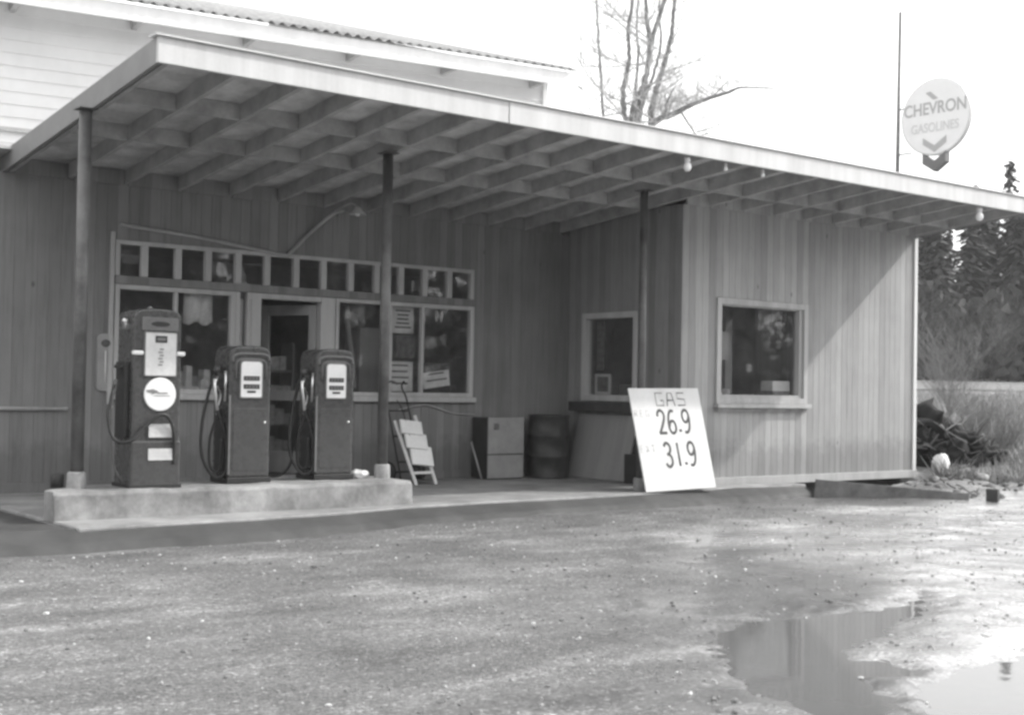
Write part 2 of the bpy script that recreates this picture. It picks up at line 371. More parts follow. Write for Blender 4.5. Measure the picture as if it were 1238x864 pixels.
# side window, in the return wall
mb = MB()
def fr_y(mb, y0, y1, z0, z1, x0, x1, t):
    mb.box(x0, x1, y0, y0+t, z0, z1); mb.box(x0, x1, y1-t, y1, z0, z1); mb.box(x0, x1, y0+t, y1-t, z0, z0+t); mb.box(x0, x1, y0+t, y1-t, z1-t, z1)
fr_y(mb, .77, 1.83, 1.00, 2.15, -.03, -.002, .07); fr_y(mb, RY0+.002, RY1-.002, RZ0+.002, RZ1-.002, 0, .09, .045)
f = mb.build('side_window', M['trim'], st, .004)
mb = MB(); mb.box(.05, .054, RY0+.045, RY1-.045, RZ0+.045, RZ1-.045); mb.build('pane', M['glass'], f)
mb = MB(); mb.box(-.16, -.002, .72, 1.93, .86, .985); mb.build('sill_shelf', M['darkwood'], f, .005)
# conduit that runs along the wall up to the barn lamp, and the low pipe rail
mb = MB(); mb.tube(spline([(-6.23, YM-.03, 2.80), (-5.3, YM-.03, 2.73), (-4.35, YM-.03, 2.63), (-4.22, YM-.03, 2.66), (-3.98, YM-.04, 2.90), (-3.72, YM-.10, 3.14), (-3.62, YM-.2, 3.19)]), .020, 8); mb.build('conduit', M['trimdim'], st)
mb = MB(); mb.tube([(-10.4, YM-.04, .86), (-6.75, YM-.04, .85)], .018, 8); mb.build('pipe_rail', M['trim'], st)
mb = MB(); mb.tube(spline([(-1.55, YM-.02, .80), (-1.9, YM-.03, .82), (-2.3, YM-.03, .92), (-2.7, YM-.03, .86)]), .006, 6); mb.build('loose_wire', M['trim'], st)
mb = MB(); mb.tube(spline([(-4.70, YM-.03, .55), (-4.69, YM-.03, 1.4), (-4.70, YM-.03, 2.1)]), .008, 6); mb.build('wire', M['trim'], st)
# pipe beside the window band's left edge
mb = MB(); mb.box(-6.33, -6.285, YM-.03, YM-.002, .9, 2.72); mb.build('casing', M['trim'], st, .004)

# ---- barn lamp on the wall, bulbs under the fascia
t = tag(empty('wall_lamp', (-3.50, YM-.30, 3.17)), 'small pale gooseneck lamp under the canopy above the shop windows', 'lamp')
mb = MB(); mb.lathe([(.02, .06), (.035, .05), (.05, .02), (.105, -.03), (.10, -.028), (.04, .018), (.0, .04)], n=20); mb.build('lamp_shade', M['trim'], t)
mb = MB(); mb.tube(spline([(0, 0, .06), (-.05, .06, .10), (-.12, .14, .06), (-.14, .28, .02)]), .011, 8); mb.build('arm', M['trimdim'], t)
mb = MB(); mb.lathe([(0, .02), (.02, .015), (.03, -.02), (.02, -.045), (0, -.05)], n=14); mb.build('bulb', M['porcelain'], t)
for x, s, lb in ((-1.63, 1.0, 'white bulb under the canopy edge, just left of the corner of the wing'), (-1.05, .55, 'tiny white insulator under the canopy edge, between the bulb and the wing window'), (-.46, .55, 'tiny white insulator under the canopy edge, above the left side of the wing window'), (3.70, 1.15, 'white bulb hanging at the far right end of the canopy edge')):
    t = tag(empty('canopy_bulb' if s > .8 else 'insulator', (x, YC+.07, ZS-.006)), lb, 'bulb' if s > .8 else 'insulator', 'white fixtures along the canopy edge')
    mb = MB(); mb.lathe([(0, 0), (.032*s, 0), (.032*s, -.05*s), (.028*s, -.055*s)], n=14); mb.build('socket', M['porcelain'], t)
    mb = MB(); mb.lathe([(.02*s, -.055*s), (.04*s, -.09*s), (.043*s, -.12*s), (.028*s, -.15*s), (0, -.158*s)], n=14); mb.build('bulb', M['porcelain'], t)

mb = MB(); mb.tube(spline([(x, YC+.055, ZS+.02+.012*math.sin(x*2.1)) for x in np.linspace(-4.4, 3.72, 24)], 3), .006, 6); mb.build('wire', M['pumpdark'], can)
# ================================================================== things in the windows
def thing_box(name, label, cat, x0, x1, y0, y1, z0, z1, m, group=None, bev=.004, rz=0, tilt=0, lid=None):
    c = ((x0+x1)/2, (y0+y1)/2, z0); w, d, h = (x1-x0)/2, (y1-y0)/2, z1-z0
    mb = MB(); mb.box(-w, w, -d, d, 0, h); o = mb.build(name, M[m], None, bev); o.location = c; o.rotation_euler = (tilt, 0, rz); tag(o, label, cat, group); return o
IY = YM+.14
def paper(name, label, cat, x0, x1, z0, z1, m, y=IY, rot=0, lines=0):
    t = tag(empty(name, ((x0+x1)/2, y, (z0+z1)/2)), label, cat, 'papers in the shop windows'); t.rotation_euler = (0, rot, 0)
    w, h = (x1-x0)/2, (z1-z0)/2; mb = MB(); mb.box(-w, w, -.003, .003, -h, h); mb.build('sheet', M[m], t)
    if lines:
        mb = MB()
        for i in range(lines):
            z = h*.75-(2*h*.8)*i/lines; a = w*random.uniform(.5, .85); mb.box(-a, a, -.006, -.0035, z-.012, z+.008)
        mb.build('print', M['paperpic'], t)
    return t
paper('poster', 'pale printed poster high in the shop window right of the post', 'poster', -2.72, -2.40, 1.80, 2.12, 'paper', lines=5)
paper('poster', 'dim picture poster between two pale papers right of the post', 'poster', -2.66, -2.38, 1.50, 1.77, 'paperpic')
paper('poster', 'large pale sheet at the foot of the window right of the post', 'poster', -2.80, -2.40, 1.08, 1.45, 'paper', lines=4)
paper('window_card', 'pale card standing askew in the rightmost shop window', 'card', -2.24, -1.84, 1.14, 1.34, 'paper', rot=math.radians(-8), lines=2)
o = MB(); n = 12
vs = []; 
for j in range(6):
    for i in range(n+1): vs.append((-.17+.34*i/n, .02*math.sin(i*1.7+j*.3), -.34*j/5-(.02*math.sin(i*.9) if j == 5 else 0)))
o.add(vs, [(j*(n+1)+i, j*(n+1)+i+1, (j+1)*(n+1)+i+1, (j+1)*(n+1)+i) for j in range(5) for i in range(n)], True)
t = o.build('hanging_cloth', M['cloth'], fix=False); sd = t.modifiers.new('s', 'SOLIDIFY'); sd.thickness = .006
t.location = (-5.26, IY, 2.14); tag(t, 'pale cloth hanging at the top of the shop window behind the tall pump', 'cloth')
# shelf and goods behind the left window
sh = tag(empty('display_shelf', (-5.58, IY+.2, .1)), 'low display shelf inside the shop window behind the tall pump', 'shelf')
mb = MB(); mb.box(-.62, .62, -.16, .16, .90, .93); mb.build('shelf_board', M['trimdim'], sh)
for x in (-.58, .54):
    mb = MB(); mb.box(x, x+.04, -.14, .14, 0, .899); mb.build('leg', M['trimdim'], sh)
for x, w, h, m, lb in ((-5.42, .10, .24, 'goods', 'pale upright carton on the window shelf right of the tall pump'), (-5.26, .13, .18, 'cream', 'grey squat carton on the window shelf beside the pale carton'), (-5.08, .07, .26, 'goods', 'tall narrow packet on the window shelf near the mullion')):
    thing_box('carton', lb, 'carton', x-w/2, x+w/2, IY+.12, IY+.28, 1.031, 1.031+h, m, 'goods on the window shelf')
for x, w, h, m, lb in ((-5.56, .12, .13, 'face2', 'white low box on the window shelf hidden mostly behind the tall pump'), (-5.34, .07, .30, 'face2', 'tall white bottle box on the window shelf between two cartons'), (-5.17, .06, .15, 'face2', 'small white tin on the window shelf right of the squat carton'), (-5.00, .06, .17, 'goods', 'small pale tin at the right end of the window shelf')):
    thing_box('carton', lb, 'carton', x-w/2, x+w/2, IY+.02, IY+.10, 1.031, 1.031+h, m, 'goods on the window shelf')
thing_box('curtain', 'narrow pale curtain in the sidelight left of the door', 'curtain', -4.82, -4.75, YM+.06, YM+.09, 1.3, 2.1, 'cloth', bev=.012)
thing_box('wall_card', 'grey card hanging inside the wing window left of its middle', 'card', 1.05, 1.28, .42, .43, 1.56, 1.93, 'cream', bev=.001)
thing_box('wooden_post', 'slim pale wooden post inside the wing window right of the grey card', 'post', 1.42, 1.55, .60, .70, .1, 2.1, 'ply')
thing_box('small_sign', 'tiny pale ticket inside the wing window beside the wooden post', 'ticket', 1.62, 1.72, .40, .41, 1.42, 1.52, 'cream', bev=.001)
thing_box('tray', 'shallow tray below the window behind the tall pump', 'tray', -5.5, -5.02, IY+.05, IY+.1, 1.031, 1.10, 'goods')
# rack in the doorway
rk = tag(empty('display_rack', (-4.02, YM+1.05, .1)), 'crowded display rack of goods inside the open door', 'rack')
mb = MB()
for i in range(4): mb.box(-.35, .35, -.15, .15, .2+.33*i, .225+.33*i)
mb.build('shelf', M['cream'], rk)
mb = MB()
for i in range(4):
    x = -.33
    while x < .28:
        w = random.uniform(.06, .13); mb.box(x, x+w*.9, -.12, .1, .226+.33*i, .226+.33*i+random.uniform(.12, .26)); x += w
o = mb.build('goods', M['goods'], rk); 
mb = MB(); mb.box(-.38, -.352, -.16, .16, 0, 1.55); mb.box(.352, .38, -.16, .16, 0, 1.55); mb.build('upright', M['cream'], rk)
# pole added to imitate a reflection, and curtain, in the second window
mb = MB(); mb.tube(spline([(0, 0, .0), (-.03, .02, .4), (-.09, .02, .75), (-.13, 0, 1.0)]), [.035]*36+[.03], 10); t = mb.build('reflection_pole', M['cream']); t.location = (-3.18, IY+.1, 1.1); tag(t, 'crooked pale pole shape standing in for a reflection in the window behind the right pump', 'pole')
thing_box('cabinet', 'tall dim cabinet inside the window left of the middle post', 'cabinet', -3.02, -2.70, IY+.25, IY+.6, .1, 1.85, 'ply')
thing_box('crate', 'dim bulky crate inside the rightmost shop window behind the card', 'crate', -2.05, -1.65, IY+.25, IY+.6, .1, 1.45, 'goodsdark')
for x in (-2.22, -2.02, -1.95):
    mb = MB(); mb.lathe([(0, 0), (.022, -.01), (.028, -.09), (.012, -.15), (0, -.16)], n=12); t = mb.build('hanging_trinket', M['goods']); t.location = (x, IY+.05, 2.12-(.05 if x < -2.1 else 0)); tag(t, 'small pale trinket hanging at the top of the rightmost shop window', 'trinket', 'trinkets hanging in the shop window')
# wing window
t = thing_box('carton', 'pale two tone carton in the corner of the wing window', 'carton', 1.83, 2.17, .14, .34, 1.05, 1.30, 'face2')
mb = MB(); mb.box(-.175, .175, -.105, .105, .06, .12); o = mb.build('band', M['paperpic'], t)
mb = MB(); mb.lathe([(0, 0), (.05, 0), (.07, .05), (.055, .11), (.03, .14), (.035, .16)], n=18); t = mb.build('vase', M['face']); t.location = (.83, .19, 1.06); tag(t, 'small white vase in the left corner of the wing window', 'vase')
mb = MB(); mb.lathe([(0, 0), (.06, 0), (.075, .06), (.06, .12), (0, .13)], n=18); t = mb.build('jar', M['cream']); t.location = (.99, .2, 1.06); tag(t, 'round grey jar beside the white vase in the wing window', 'jar')
mb = MB(); mb.box(.68, 2.22, .11, .5, 1.03, 1.055); mb.build('window_shelf', M['trimdim'], st)
thing_box('calendar', 'pale calendar on the wall inside the wing window', 'calendar', 1.55, 1.85, 2.93, 2.98, 1.55, 2.05, 'cream')
thing_box('cupboard', 'tall dim cupboard inside the room behind the wing window', 'cupboard', 2.0, 2.4, 2.4, 2.95, .1, 1.9, 'ply')
# side window things
t = tag(empty('picture_frame', (.16, 1.60, 1.085)), 'small white framed picture inside the side window', 'picture frame')
mb = MB(); fr_y(mb, -.15, .15, 0, .27, -.012, .012, .035); mb.build('frame', M['face2'], t)
mb = MB(); mb.box(-.002, .004, -.114, .114, .036, .234); mb.build('picture', M['paperpic'], t)
mb = MB(); mb.box(.095, .4, RY0-.05, RY1+.05, 1.055, 1.08); mb.build('window_shelf', M['trimdim'], st)
thing_box('box', 'dim flat box on the shelf inside the side window', 'box', .13, .35, .9, 1.25, 1.081, 1.22, 'goodsdark')
thing_box('curtain', 'narrow pale curtain hanging inside the side window', 'curtain', .12, .15, 1.55, 1.70, 1.4, 2.05, 'paperpic', bev=.01)

# ================================================================== island, apron, asphalt
def sheet(name, poly, z, thick, m, bev=.01):
    mb = MB(); n = len(poly)
    mb.add([(x, y, z) for x, y in poly]+[(x, y, z-thick) for x, y in poly], [tuple(range(n))]+[(i, i+n, (i+1) % n+n, (i+1) % n) for i in range(n)])
    return mb.build(name, M[m], None, bev)
o = sheet('concrete_apron', [(-7.80, -1.27), (-7.0, -1.24), (-6.3, -1.20), (-5.4, -1.06), (-4.5, -.86), (-3.4, -.76), (-2.2, -.72), (-1.1, -.66), (0, -.52), (.5, -.47), (1.0, -.5), (1.72, -.53), (1.75, -.30), (1.0, -.22), (.0, -.1), (0, YM+.1), (-7.80, YM+.1)], 0, .30, 'conc_floor', .015)
structure(o)
isl = tag(empty('pump_island', (0, 0, 0)), 'raised concrete pump island under the three pumps', 'pump island')
mb = MB(); X0, X1, Y0, Y1 = -7.80, -4.33, -.68, .0; n = 40
top = []
for i in range(n+1):
    x = X0+(X1-X0)*i/n; top.append((x, .232+.006*math.sin(i*.9)+random.uniform(-.004, .004), Y0+random.uniform(-.006, .006)))
vs = []
for x, z, y in top: vs += [(x, y-.02, -.02), (x, y, z-.03), (x, y+.03, z), (x, min(Y1, Y0+.24+(x-X0)*.95), .232), (x, min(Y1, Y0+.24+(x-X0)*.95)+.01, -.02)]
fs = []
for i in range(n):
    for k in range(4): fs.append((i*5+k, (i+1)*5+k, (i+1)*5+k+1, i*5+k+1))
fs += [(0, 1, 2, 3, 4), tuple(n*5+k for k in (4, 3, 2, 1, 0))]
mb.add(vs, fs); mb.build('concrete_body', M['conc'], isl, .008)
# ================================================================== fuel pumps
def arch(w, h, zs, rise, n=14, z0=0):
    """body outline: straight sides to zs, rounded shoulders, crowned top at h"""
    pts = [(-w, z0), (w, z0)]
    for i in range(n+1):
        t = PI*i/n; c, s = math.cos(t), math.sin(t)
        x = w*math.copysign(abs(c)**.45, c); z = zs+(h-zs)*(abs(s)**.75); pts.append((x, z))
    return pts
def rrect(w, h, r, cx=0, cz=0, n=5, square_bottom=False):
    pts = []
    for (sx, sz, a0) in ((1, -1, -PI/2), (1, 1, 0), (-1, 1, PI/2), (-1, -1, PI)):
        if square_bottom and sz < 0: rr = r*.4
        else: rr = r
        for i in range(n+1):
            a = a0+PI/2*i/n; pts.append((cx+sx*(w-rr)+rr*math.cos(a), cz+sz*(h-rr)+rr*math.sin(a)))
    return pts
def small_pump(name, loc, rz, label):
    t = tag(empty(name, loc, rz), label, 'fuel pump', 'fuel pumps on the island')
    w, d, h = .208, .17, 1.255                       # half width, half depth
    mb = MB(); mb.prism(arch(w, h, 1.12, .1, z0=.05), -d, d); b = mb.build('body', M['pump'], t, .022, 3)
    mb = MB(); mb.box(-w-.012, w+.012, -d-.012, d+.012, 0, .052); mb.build('plinth', M['pumpdark'], t, .006)
    # raised arch bead across the brow
    for (ww, zz, rr) in ((.185, 1.175, .013), (.150, 1.125, .010)):
        pts = [(-ww, -d-.004, zz-.17)] if rr < .012 else [(-ww, -d-.004, zz-.07)]
        for i in range(15):
            a = PI-PI*i/14; c, s = math.cos(a), math.sin(a); pts.append((ww*math.copysign(abs(c)**.5, c), -d-.004, zz-.05+.055*abs(s)**.8))
        pts.append((ww, -d-.004, pts[0][2]))
        mb = MB(); mb.tube(pts, rr, 8); mb.build('bead', M['pumplight'], t)
    mb = MB(); mb.prism(rrect(.118, .178, .04, 0, .945, square_bottom=True), -d-.014, -d+.01); mb.build('dial_bezel', M['pumplight'], t, .006)
    mb = MB(); mb.prism(rrect(.104, .162, .035, 0, .945, square_bottom=True), -d-.018, -d-.0145); fc = mb.build('dial', M['face'], t)
    for z, ww, hh in ((.955, .080, .021), (.880, .080, .021)):
        mb = MB(); mb.box(-ww, ww, -d-.021, -d-.0185, z-hh, z+hh); rg = mb.build('register', M['ink'], fc)
        mb = MB()
        for i in range(4): mb.box(-.062+.034*i, -.040+.034*i, -d-.0225, -d-.0212, z-.011, z+.011)
        mb.build('digits', flat('register_digits', .16), rg)
    mb = MB(); mb.box(-.042, .042, -d-.021, -d-.0185, .822, .842); mb.build('register', M['ink'], fc)
    mb = MB(); mb.box(-w+.0, -w+.011, -d-.005, -d+.01, .08, .80); mb.build('trim_strip', M['chrome'], t)
    mb = MB(); mb.prism(rrect(.172, .285, .02, .004, .395), -d-.004, -d+.01); dp = mb.build('door_panel', M['pump'], t, .003)
    mb = MB(); mb.lathe([(0, -d-.012), (.010, -d-.012), (.012, -d-.004)], (.145, 0, .55), 14, 'Y'); mb.build('lock', M['chrome'], dp)
    # hose side (left)
    mb = MB(); mb.box(-w-.035, -w+.005, -.10, .06, .10, .68); mb.build('hose_recess', M['pumpdark'], t, .012)
    mb = MB(); mb.tube([(-w-.02, -.12, .74), (-w-.02, -.13, 1.02)], .011, 8); mb.build('trim_rail', M['chrome'], t)
    mb = MB(); mb.box(-w-.06, -w+.004, -.05, .05, .86, 1.0); mb.lathe([(0, 0), (.035, 0), (.04, .03), (.028, .06), (0, .065)], (-w-.05, -.02, 1.0), 14); mb.build('nozzle_boot', M['pump'], t, .01)
    mb = MB(); mb.tube(spline([(-w-.06, -.04, .96), (-w-.10, -.07, .90), (-w-.09, -.09, .74), (-w-.07, -.08, .62)]), [.022]*10+[.016]*27, 10); nz = mb.build('nozzle', M['chrome'], t)
    mb = MB(); mb.tube(spline([(-w-.065, -.05, .88), (-w-.03, -.05, .80), (-w-.06, -.07, .70)]), .006, 6); mb.build('trigger_guard', M['chrome'], nz)
    # hose loop
    mb = MB(); mb.tube(spline([(-w-.02, .02, 1.06), (-w-.10, 0, .90), (-w-.19, -.02, .55), (-w-.20, -.05, .25), (-w-.10, -.10, .06), (-w+.0, -.13, .12), (-w-.01, -.12, .42), (-w-.08, -.09, .66)]), .015, 10); mb.build('hose', M['black'], t)
    mb = MB(); mb.tube(spline([(-w-.07, -.08, .62), (-w-.13, -.06, .40), (-w-.12, -.05, .16), (-w-.06, -.10, .12), (-w-.045, -.11, .40)]), .013, 10); mb.build('hose', M['black'], t)
    return t
small_pump('fuel_pump', (-5.935, -.23, .236), 0, 'short dark pump with white dial, between the tall pump and the doorway')
small_pump('fuel_pump', (-5.005, -.16, .236), 0, 'short dark pump with white dial, nearest the middle post')
# tall pump
t = tag(empty('fuel_pump', (-6.895, -.37, .236)), 'tall dark pump with a round white emblem disc and two white plates', 'fuel pump', 'fuel pumps on the island')
w, d, h = .215, .185, 1.54
mb = MB(); mb.prism([(-w, .0), (w, .0), (w, 1.47), (w-.02, 1.505), (w-.07, 1.53), (0, h), (-w+.07, 1.53), (-w+.02, 1.505), (-w, 1.47)], -d, d); mb.build('body', M['pump'], t, .018, 3)
mb = MB(); mb.prism([(-w-.006, .0), (w+.006, .0), (w+.006, .40), (-w-.006, .40)], -d-.008, d+.008); mb.build('lower_panel', M['pump'], t, .012)
mb = MB(); mb.box(-w-.02, w+.02, -d-.02, d+.02, -.012, .03); mb.build('plinth', M['pumpdark'], t, .005)
mb = MB(); mb.lathe([(0, .03), (.02, .025), (.022, 0)], (0, 0, h-.002), 12); mb.build('cap', M['pumplight'], t)
mb = MB(); mb.prism(rrect(.165, .058, .012, .015, 1.405), -d-.012, -d+.004); tb = mb.build('name_panel', M['pumplight'], t, .004)
mb = MB(); mb.prism([(.015+.085*math.cos(a*PI/8), 1.405+.022*math.sin(a*PI/8)) for a in range(16)], -d-.015, -d-.0125); mb.build('emblem', M['ink'], tb)
mb = MB(); mb.prism(rrect(.150, .195, .012, .022, 1.145), -d-.010, -d+.004); bz = mb.build('dial_bezel', M['pumplight'], t, .004)
mb = MB(); mb.prism(rrect(.138, .183, .01, .022, 1.145), -d-.016, -d-.0105); fc = mb.build('dial', M['face2'], t)
mb = MB(); mb.box(-.03, .075, -d-.020, -d-.0165, 1.245, 1.305); rg = mb.build('register', M['ink'], fc)
mb = MB(); mb.box(-.015, .060, -d-.0225, -d-.0205, 1.262, 1.288); mb.build('digits', flat('register_digits', .16), rg)
mb = MB()
for i in range(6): mb.box(.010-.012*(i % 2), .036+.010*((i+1) % 2), -d-.0185, -d-.0165, 1.19-.027*i-.008, 1.19-.027*i+.006)
mb.build('writing', flat('grey_writing', .22), fc)
mb = MB(); mb.box(-w-.012, -.132, -d-.022, -d+.03, 1.135, 1.172); mb.box(.166, w+.03, -d-.022, -d+.03, 1.135, 1.172); mb.build('side_lamp', M['face'], t, .012)
mb = MB(); mb.lathe([(0, -d-.014), (.138, -d-.014), (.144, -d-.008), (.144, -d+.004)], (.025, 0, .80), 40, 'Y', False); ds = mb.build('emblem_disc', M['face'], t)
mb = MB(); mb.prism([(-.105, .835), (-.04, .845), (.01, .825), (-.005, .812), (-.03, .808), (-.055, .797), (-.05, .812), (-.09, .818)], -d-.0175, -d-.0155); mb.box(.0, .09, -d-.0175, -d-.0155, .806, .817); mb.box(-.03, .11, -d-.0175, -d-.0155, .786, .791); mb.build('emblem', flat('emblem_grey', .2), ds)
for z, hh in ((.487, .058), (.283, .050)):
    mb = MB(); mb.prism(rrect(.112, hh, .006, .04, z), -d-.016, -d-.008); pl = mb.build('plate', M['face2'], t, .002)
    mb = MB(); mb.box(-.03, .12, -d-.0185, -d-.0165, z+.012, z+.019); mb.box(-.02, .10, -d-.0185, -d-.0165, z-.014, z-.008); mb.build('writing', M['faint'], pl)
mb = MB(); mb.box(-w-.05, -w+.004, -.12, .10, .42, 1.08); mb.build('hose_recess', M['pumpdark'], t, .015)
mb = MB(); mb.lathe([(0, 0), (.03, 0), (.035, .03), (.02, .05), (0, .05)], (-w-.03, -.06, 1.40), 14); mb.box(-w-.05, -w+.004, -.09, -.03, 1.36, 1.40); mb.build('bracket', M['chrome'], t, .004)
mb = MB(); mb.box(-w-.09, -w+.004, -.10, .02, 1.02, 1.05); mb.build('hook', M['pumpdark'], t)
mb = MB(); mb.tube(spline([(-w-.11, -.08, .92), (-w-.14, -.10, .80), (-w-.15, -.10, .70)]), [.018]*12+[.013]*13, 10); mb.build('nozzle', M['steel'], t)
mb = MB(); mb.tube(spline([(.16, -d-.005, .20), (.15, -d-.03, .44), (.09, -d-.05, .60), (.0, -d-.055, .62), (-.12, -d-.05, .52), (-.25, -d-.06, .40), (-.36, -.16, .42), (-.40, -.12, .60), (-.37, -.10, .76), (-w-.13, -.10, .88)]), .014, 10); mb.build('hose', M['black'], t)
mb = MB(); mb.tube(spline([(-.37, -.12, .70), (-.36, -.10, .40), (-.33, -.10, .18), (-.26, -.12, .06), (-w-.005, -.10, .05)]), .008, 8); mb.build('wire', M['steel'], t)
# small litter on the island
mb = MB(); vs, fs = [], []
bm = bmesh.new(); bmesh.ops.create_icosphere(bm, subdivisions=3, radius=1)
for v in bm.verts:
    q = v.co.copy(); k = 1+.25*math.sin(q.x*5+q.z*3)*math.cos(q.y*6); v.co = Vector((q.x*.10*k, q.y*.06*k, max(0, .035+q.z*.05*k)))
me = bpy.data.meshes.new('rag'); bm.to_mesh(me); bm.free(); me.materials.append(M['face2']); me.polygons.foreach_set('use_smooth', [True]*len(me.polygons))
o = bpy.data.objects.new('rag', me); col.objects.link(o); o.location = (-4.70, -.28, .236); tag(o, 'crumpled white rag on the island between pump and post', 'rag')
mb = MB(); mb.lathe([(0, 0), (.055, 0), (.055, .11), (.05, .115), (.0, .10)], n=18); o = mb.build('oil_can', M['darkside']); o.location = (-7.62, -.22, .236); tag(o, 'small dark can beside the foot of the left post', 'can')
mb = MB(); mb.tube(spline([(-5.68, .06, .26), (-5.5, .12, .25), (-5.36, .06, .27), (-5.30, -.02, .40), (-5.30, -.02, .62)]), .013, 8); o = mb.build('hose', M['black']); tag(o, 'loose black hose lying on the island between the two short pumps', 'hose')

# ================================================================== things on the apron
# sack truck
t = tag(empty('sack_truck', (-2.82, 1.74, 0), math.radians(8)), 'dark two wheeled sack truck leaning against the wall below the window', 'sack truck')
for s in (-1, 1):
    mb = MB(); mb.tube(spline([(s*.17, -.10, .05), (s*.165, .06, .55), (s*.16, .20, .98), (s*.14, .27, 1.12), (s*.10, .20, 1.20), (s*.06, .12, 1.17)]), .011, 8); mb.build('handle_rail', M['pumpdark'], t)
    mb = MB(); mb.lathe([(.035, -.02), (.10, -.022), (.125, -.012), (.125, .012), (.10, .022), (.035, .02)], (s*.235, .05, .126), 22, 'X'); wh = mb.build('wheel', M['black'], t)
    mb = MB(); mb.lathe([(0, -.024), (.04, -.024), (.04, .024), (0, .024)], (s*.235, .05, .126), 14, 'X'); mb.build('hub', M['steel'], wh)
for z in (.25, .55, .85):
    mb = MB(); mb.tube([(-.165, -.10+z*.3+.0, z), (.165, -.10+z*.3, z)], .010, 8); mb.build('cross_bar', M['pumpdark'], t)
mb = MB(); mb.tube([(-.235, .05, .126), (.235, .05, .126)], .012, 8); mb.build('axle', M['pumpdark'], t)
mb = MB(); mb.box(-.18, .18, -.26, -.08, .03, .042); mb.build('toe_plate', M['steel'], t)
# white stepped folding stool leaning on it
t = tag(empty('step_stool', (-2.83, 1.52, 0), math.radians(6)), 'white wooden folding step stool propped against the sack truck', 'step stool')
for x in (-.15, .15):
    mb = MB(); mb.bar((x+.03, -.16, 0), (x-.07, .14, .80 if x > 0 else .74), .035, .028); mb.build('leg', M['face'], t, .003)
mb = MB(); mb.bar((-.13, -.12, .14), (.16, -.12, .14), .03, .03); mb.build('cross_bar', M['face'], t, .003)
for z, x, hh in ((.33, .03, .12), (.50, -.015, .095), (.66, -.055, .085)):
    mb = MB(); mt = Matrix.Translation((x, -.16+z*.30, z)) @ Matrix.Rotation(math.radians(-24), 4, 'X') @ Matrix.Rotation(math.radians(7), 4, 'Y'); mb.box(-.155, .155, -.018, .012, -hh, hh, mt); mb.build('tread', M['face'], t, .004)
mb = MB(); mb.tube(spline([(-.08, -.06, .30), (-.10, .0, .55), (-.14, .10, .86), (-.18, .16, .98)]), .006, 6); mb.build('cord', M['ink'], t)
# cabinet
t = tag(empty('storage_cabinet', (-1.32, 1.93, 0)), 'low cabinet with pale double front and dark side beside the drum', 'cabinet')
mb = MB(); mb.box(-.28, .28, -.155, .17, .0, .77); mb.build('body', M['darkside'], t, .006)
mb = MB(); mb.box(-.282, .282, -.178, -.157, .315, .775); o = mb.build('door', M['cream'], t, .005)
mb = MB(); mb.box(-.282, .282, -.178, -.157, .012, .303); mb.build('drawer', M['cream'], t, .005)
mb = MB(); mb.box(-.20, -.12, -.184, -.179, .62, .70); mb.build('notice', M['paperpic'], o)
mb = MB(); mb.tube([(0, 0, 0), (-.07, .14, .46)], .012, 8); o = mb.build('stick', M['cream']); o.location = (-1.72, 1.72, .01); tag(o, 'thin pale stick leaning on the wall left of the cabinet', 'stick')
# drum
t = tag(empty('oil_drum', (-.64, 1.74, 0)), 'dark ribbed steel oil drum between the cabinet and the leaning panel', 'oil drum')
prof = [(0, .012), (.255, .012), (.262, .0), (.268, .0), (.268, .02), (.262, .03)]
for zc in (.28, .54): prof += [(.262, zc-.025), (.274, zc-.012), (.277, zc), (.274, zc+.012), (.262, zc+.025)]
prof += [(.262, .775), (.268, .785), (.268, .81), (.258, .81), (.255, .795), (0, .795)]
mb = MB(); mb.lathe(prof, n=40); mb.build('shell', M['rust'], t)
mb = MB(); mb.lathe([(0, .025), (.03, .025), (.033, 0)], (.1, -.12, .795), 14); mb.build('bung', M['steel'], t)
# leaning panel
mb = MB(); mb.box(-.012, .012, -.56, .56, 0, .84); o = mb.build('plywood_panel', M['ply'], None, .003); o.location = (-.27, 1.24, .005); o.rotation_euler = (0, math.radians(15), 0); tag(o, 'weathered plywood panel leaning on the side wall under the window', 'panel')
o = thing_box('black_bucket', 'black box in the gap behind the price board', 'box', -.40, -.22, .30, .56, 0.004, .36, 'darkside')
o.name = 'black_box'
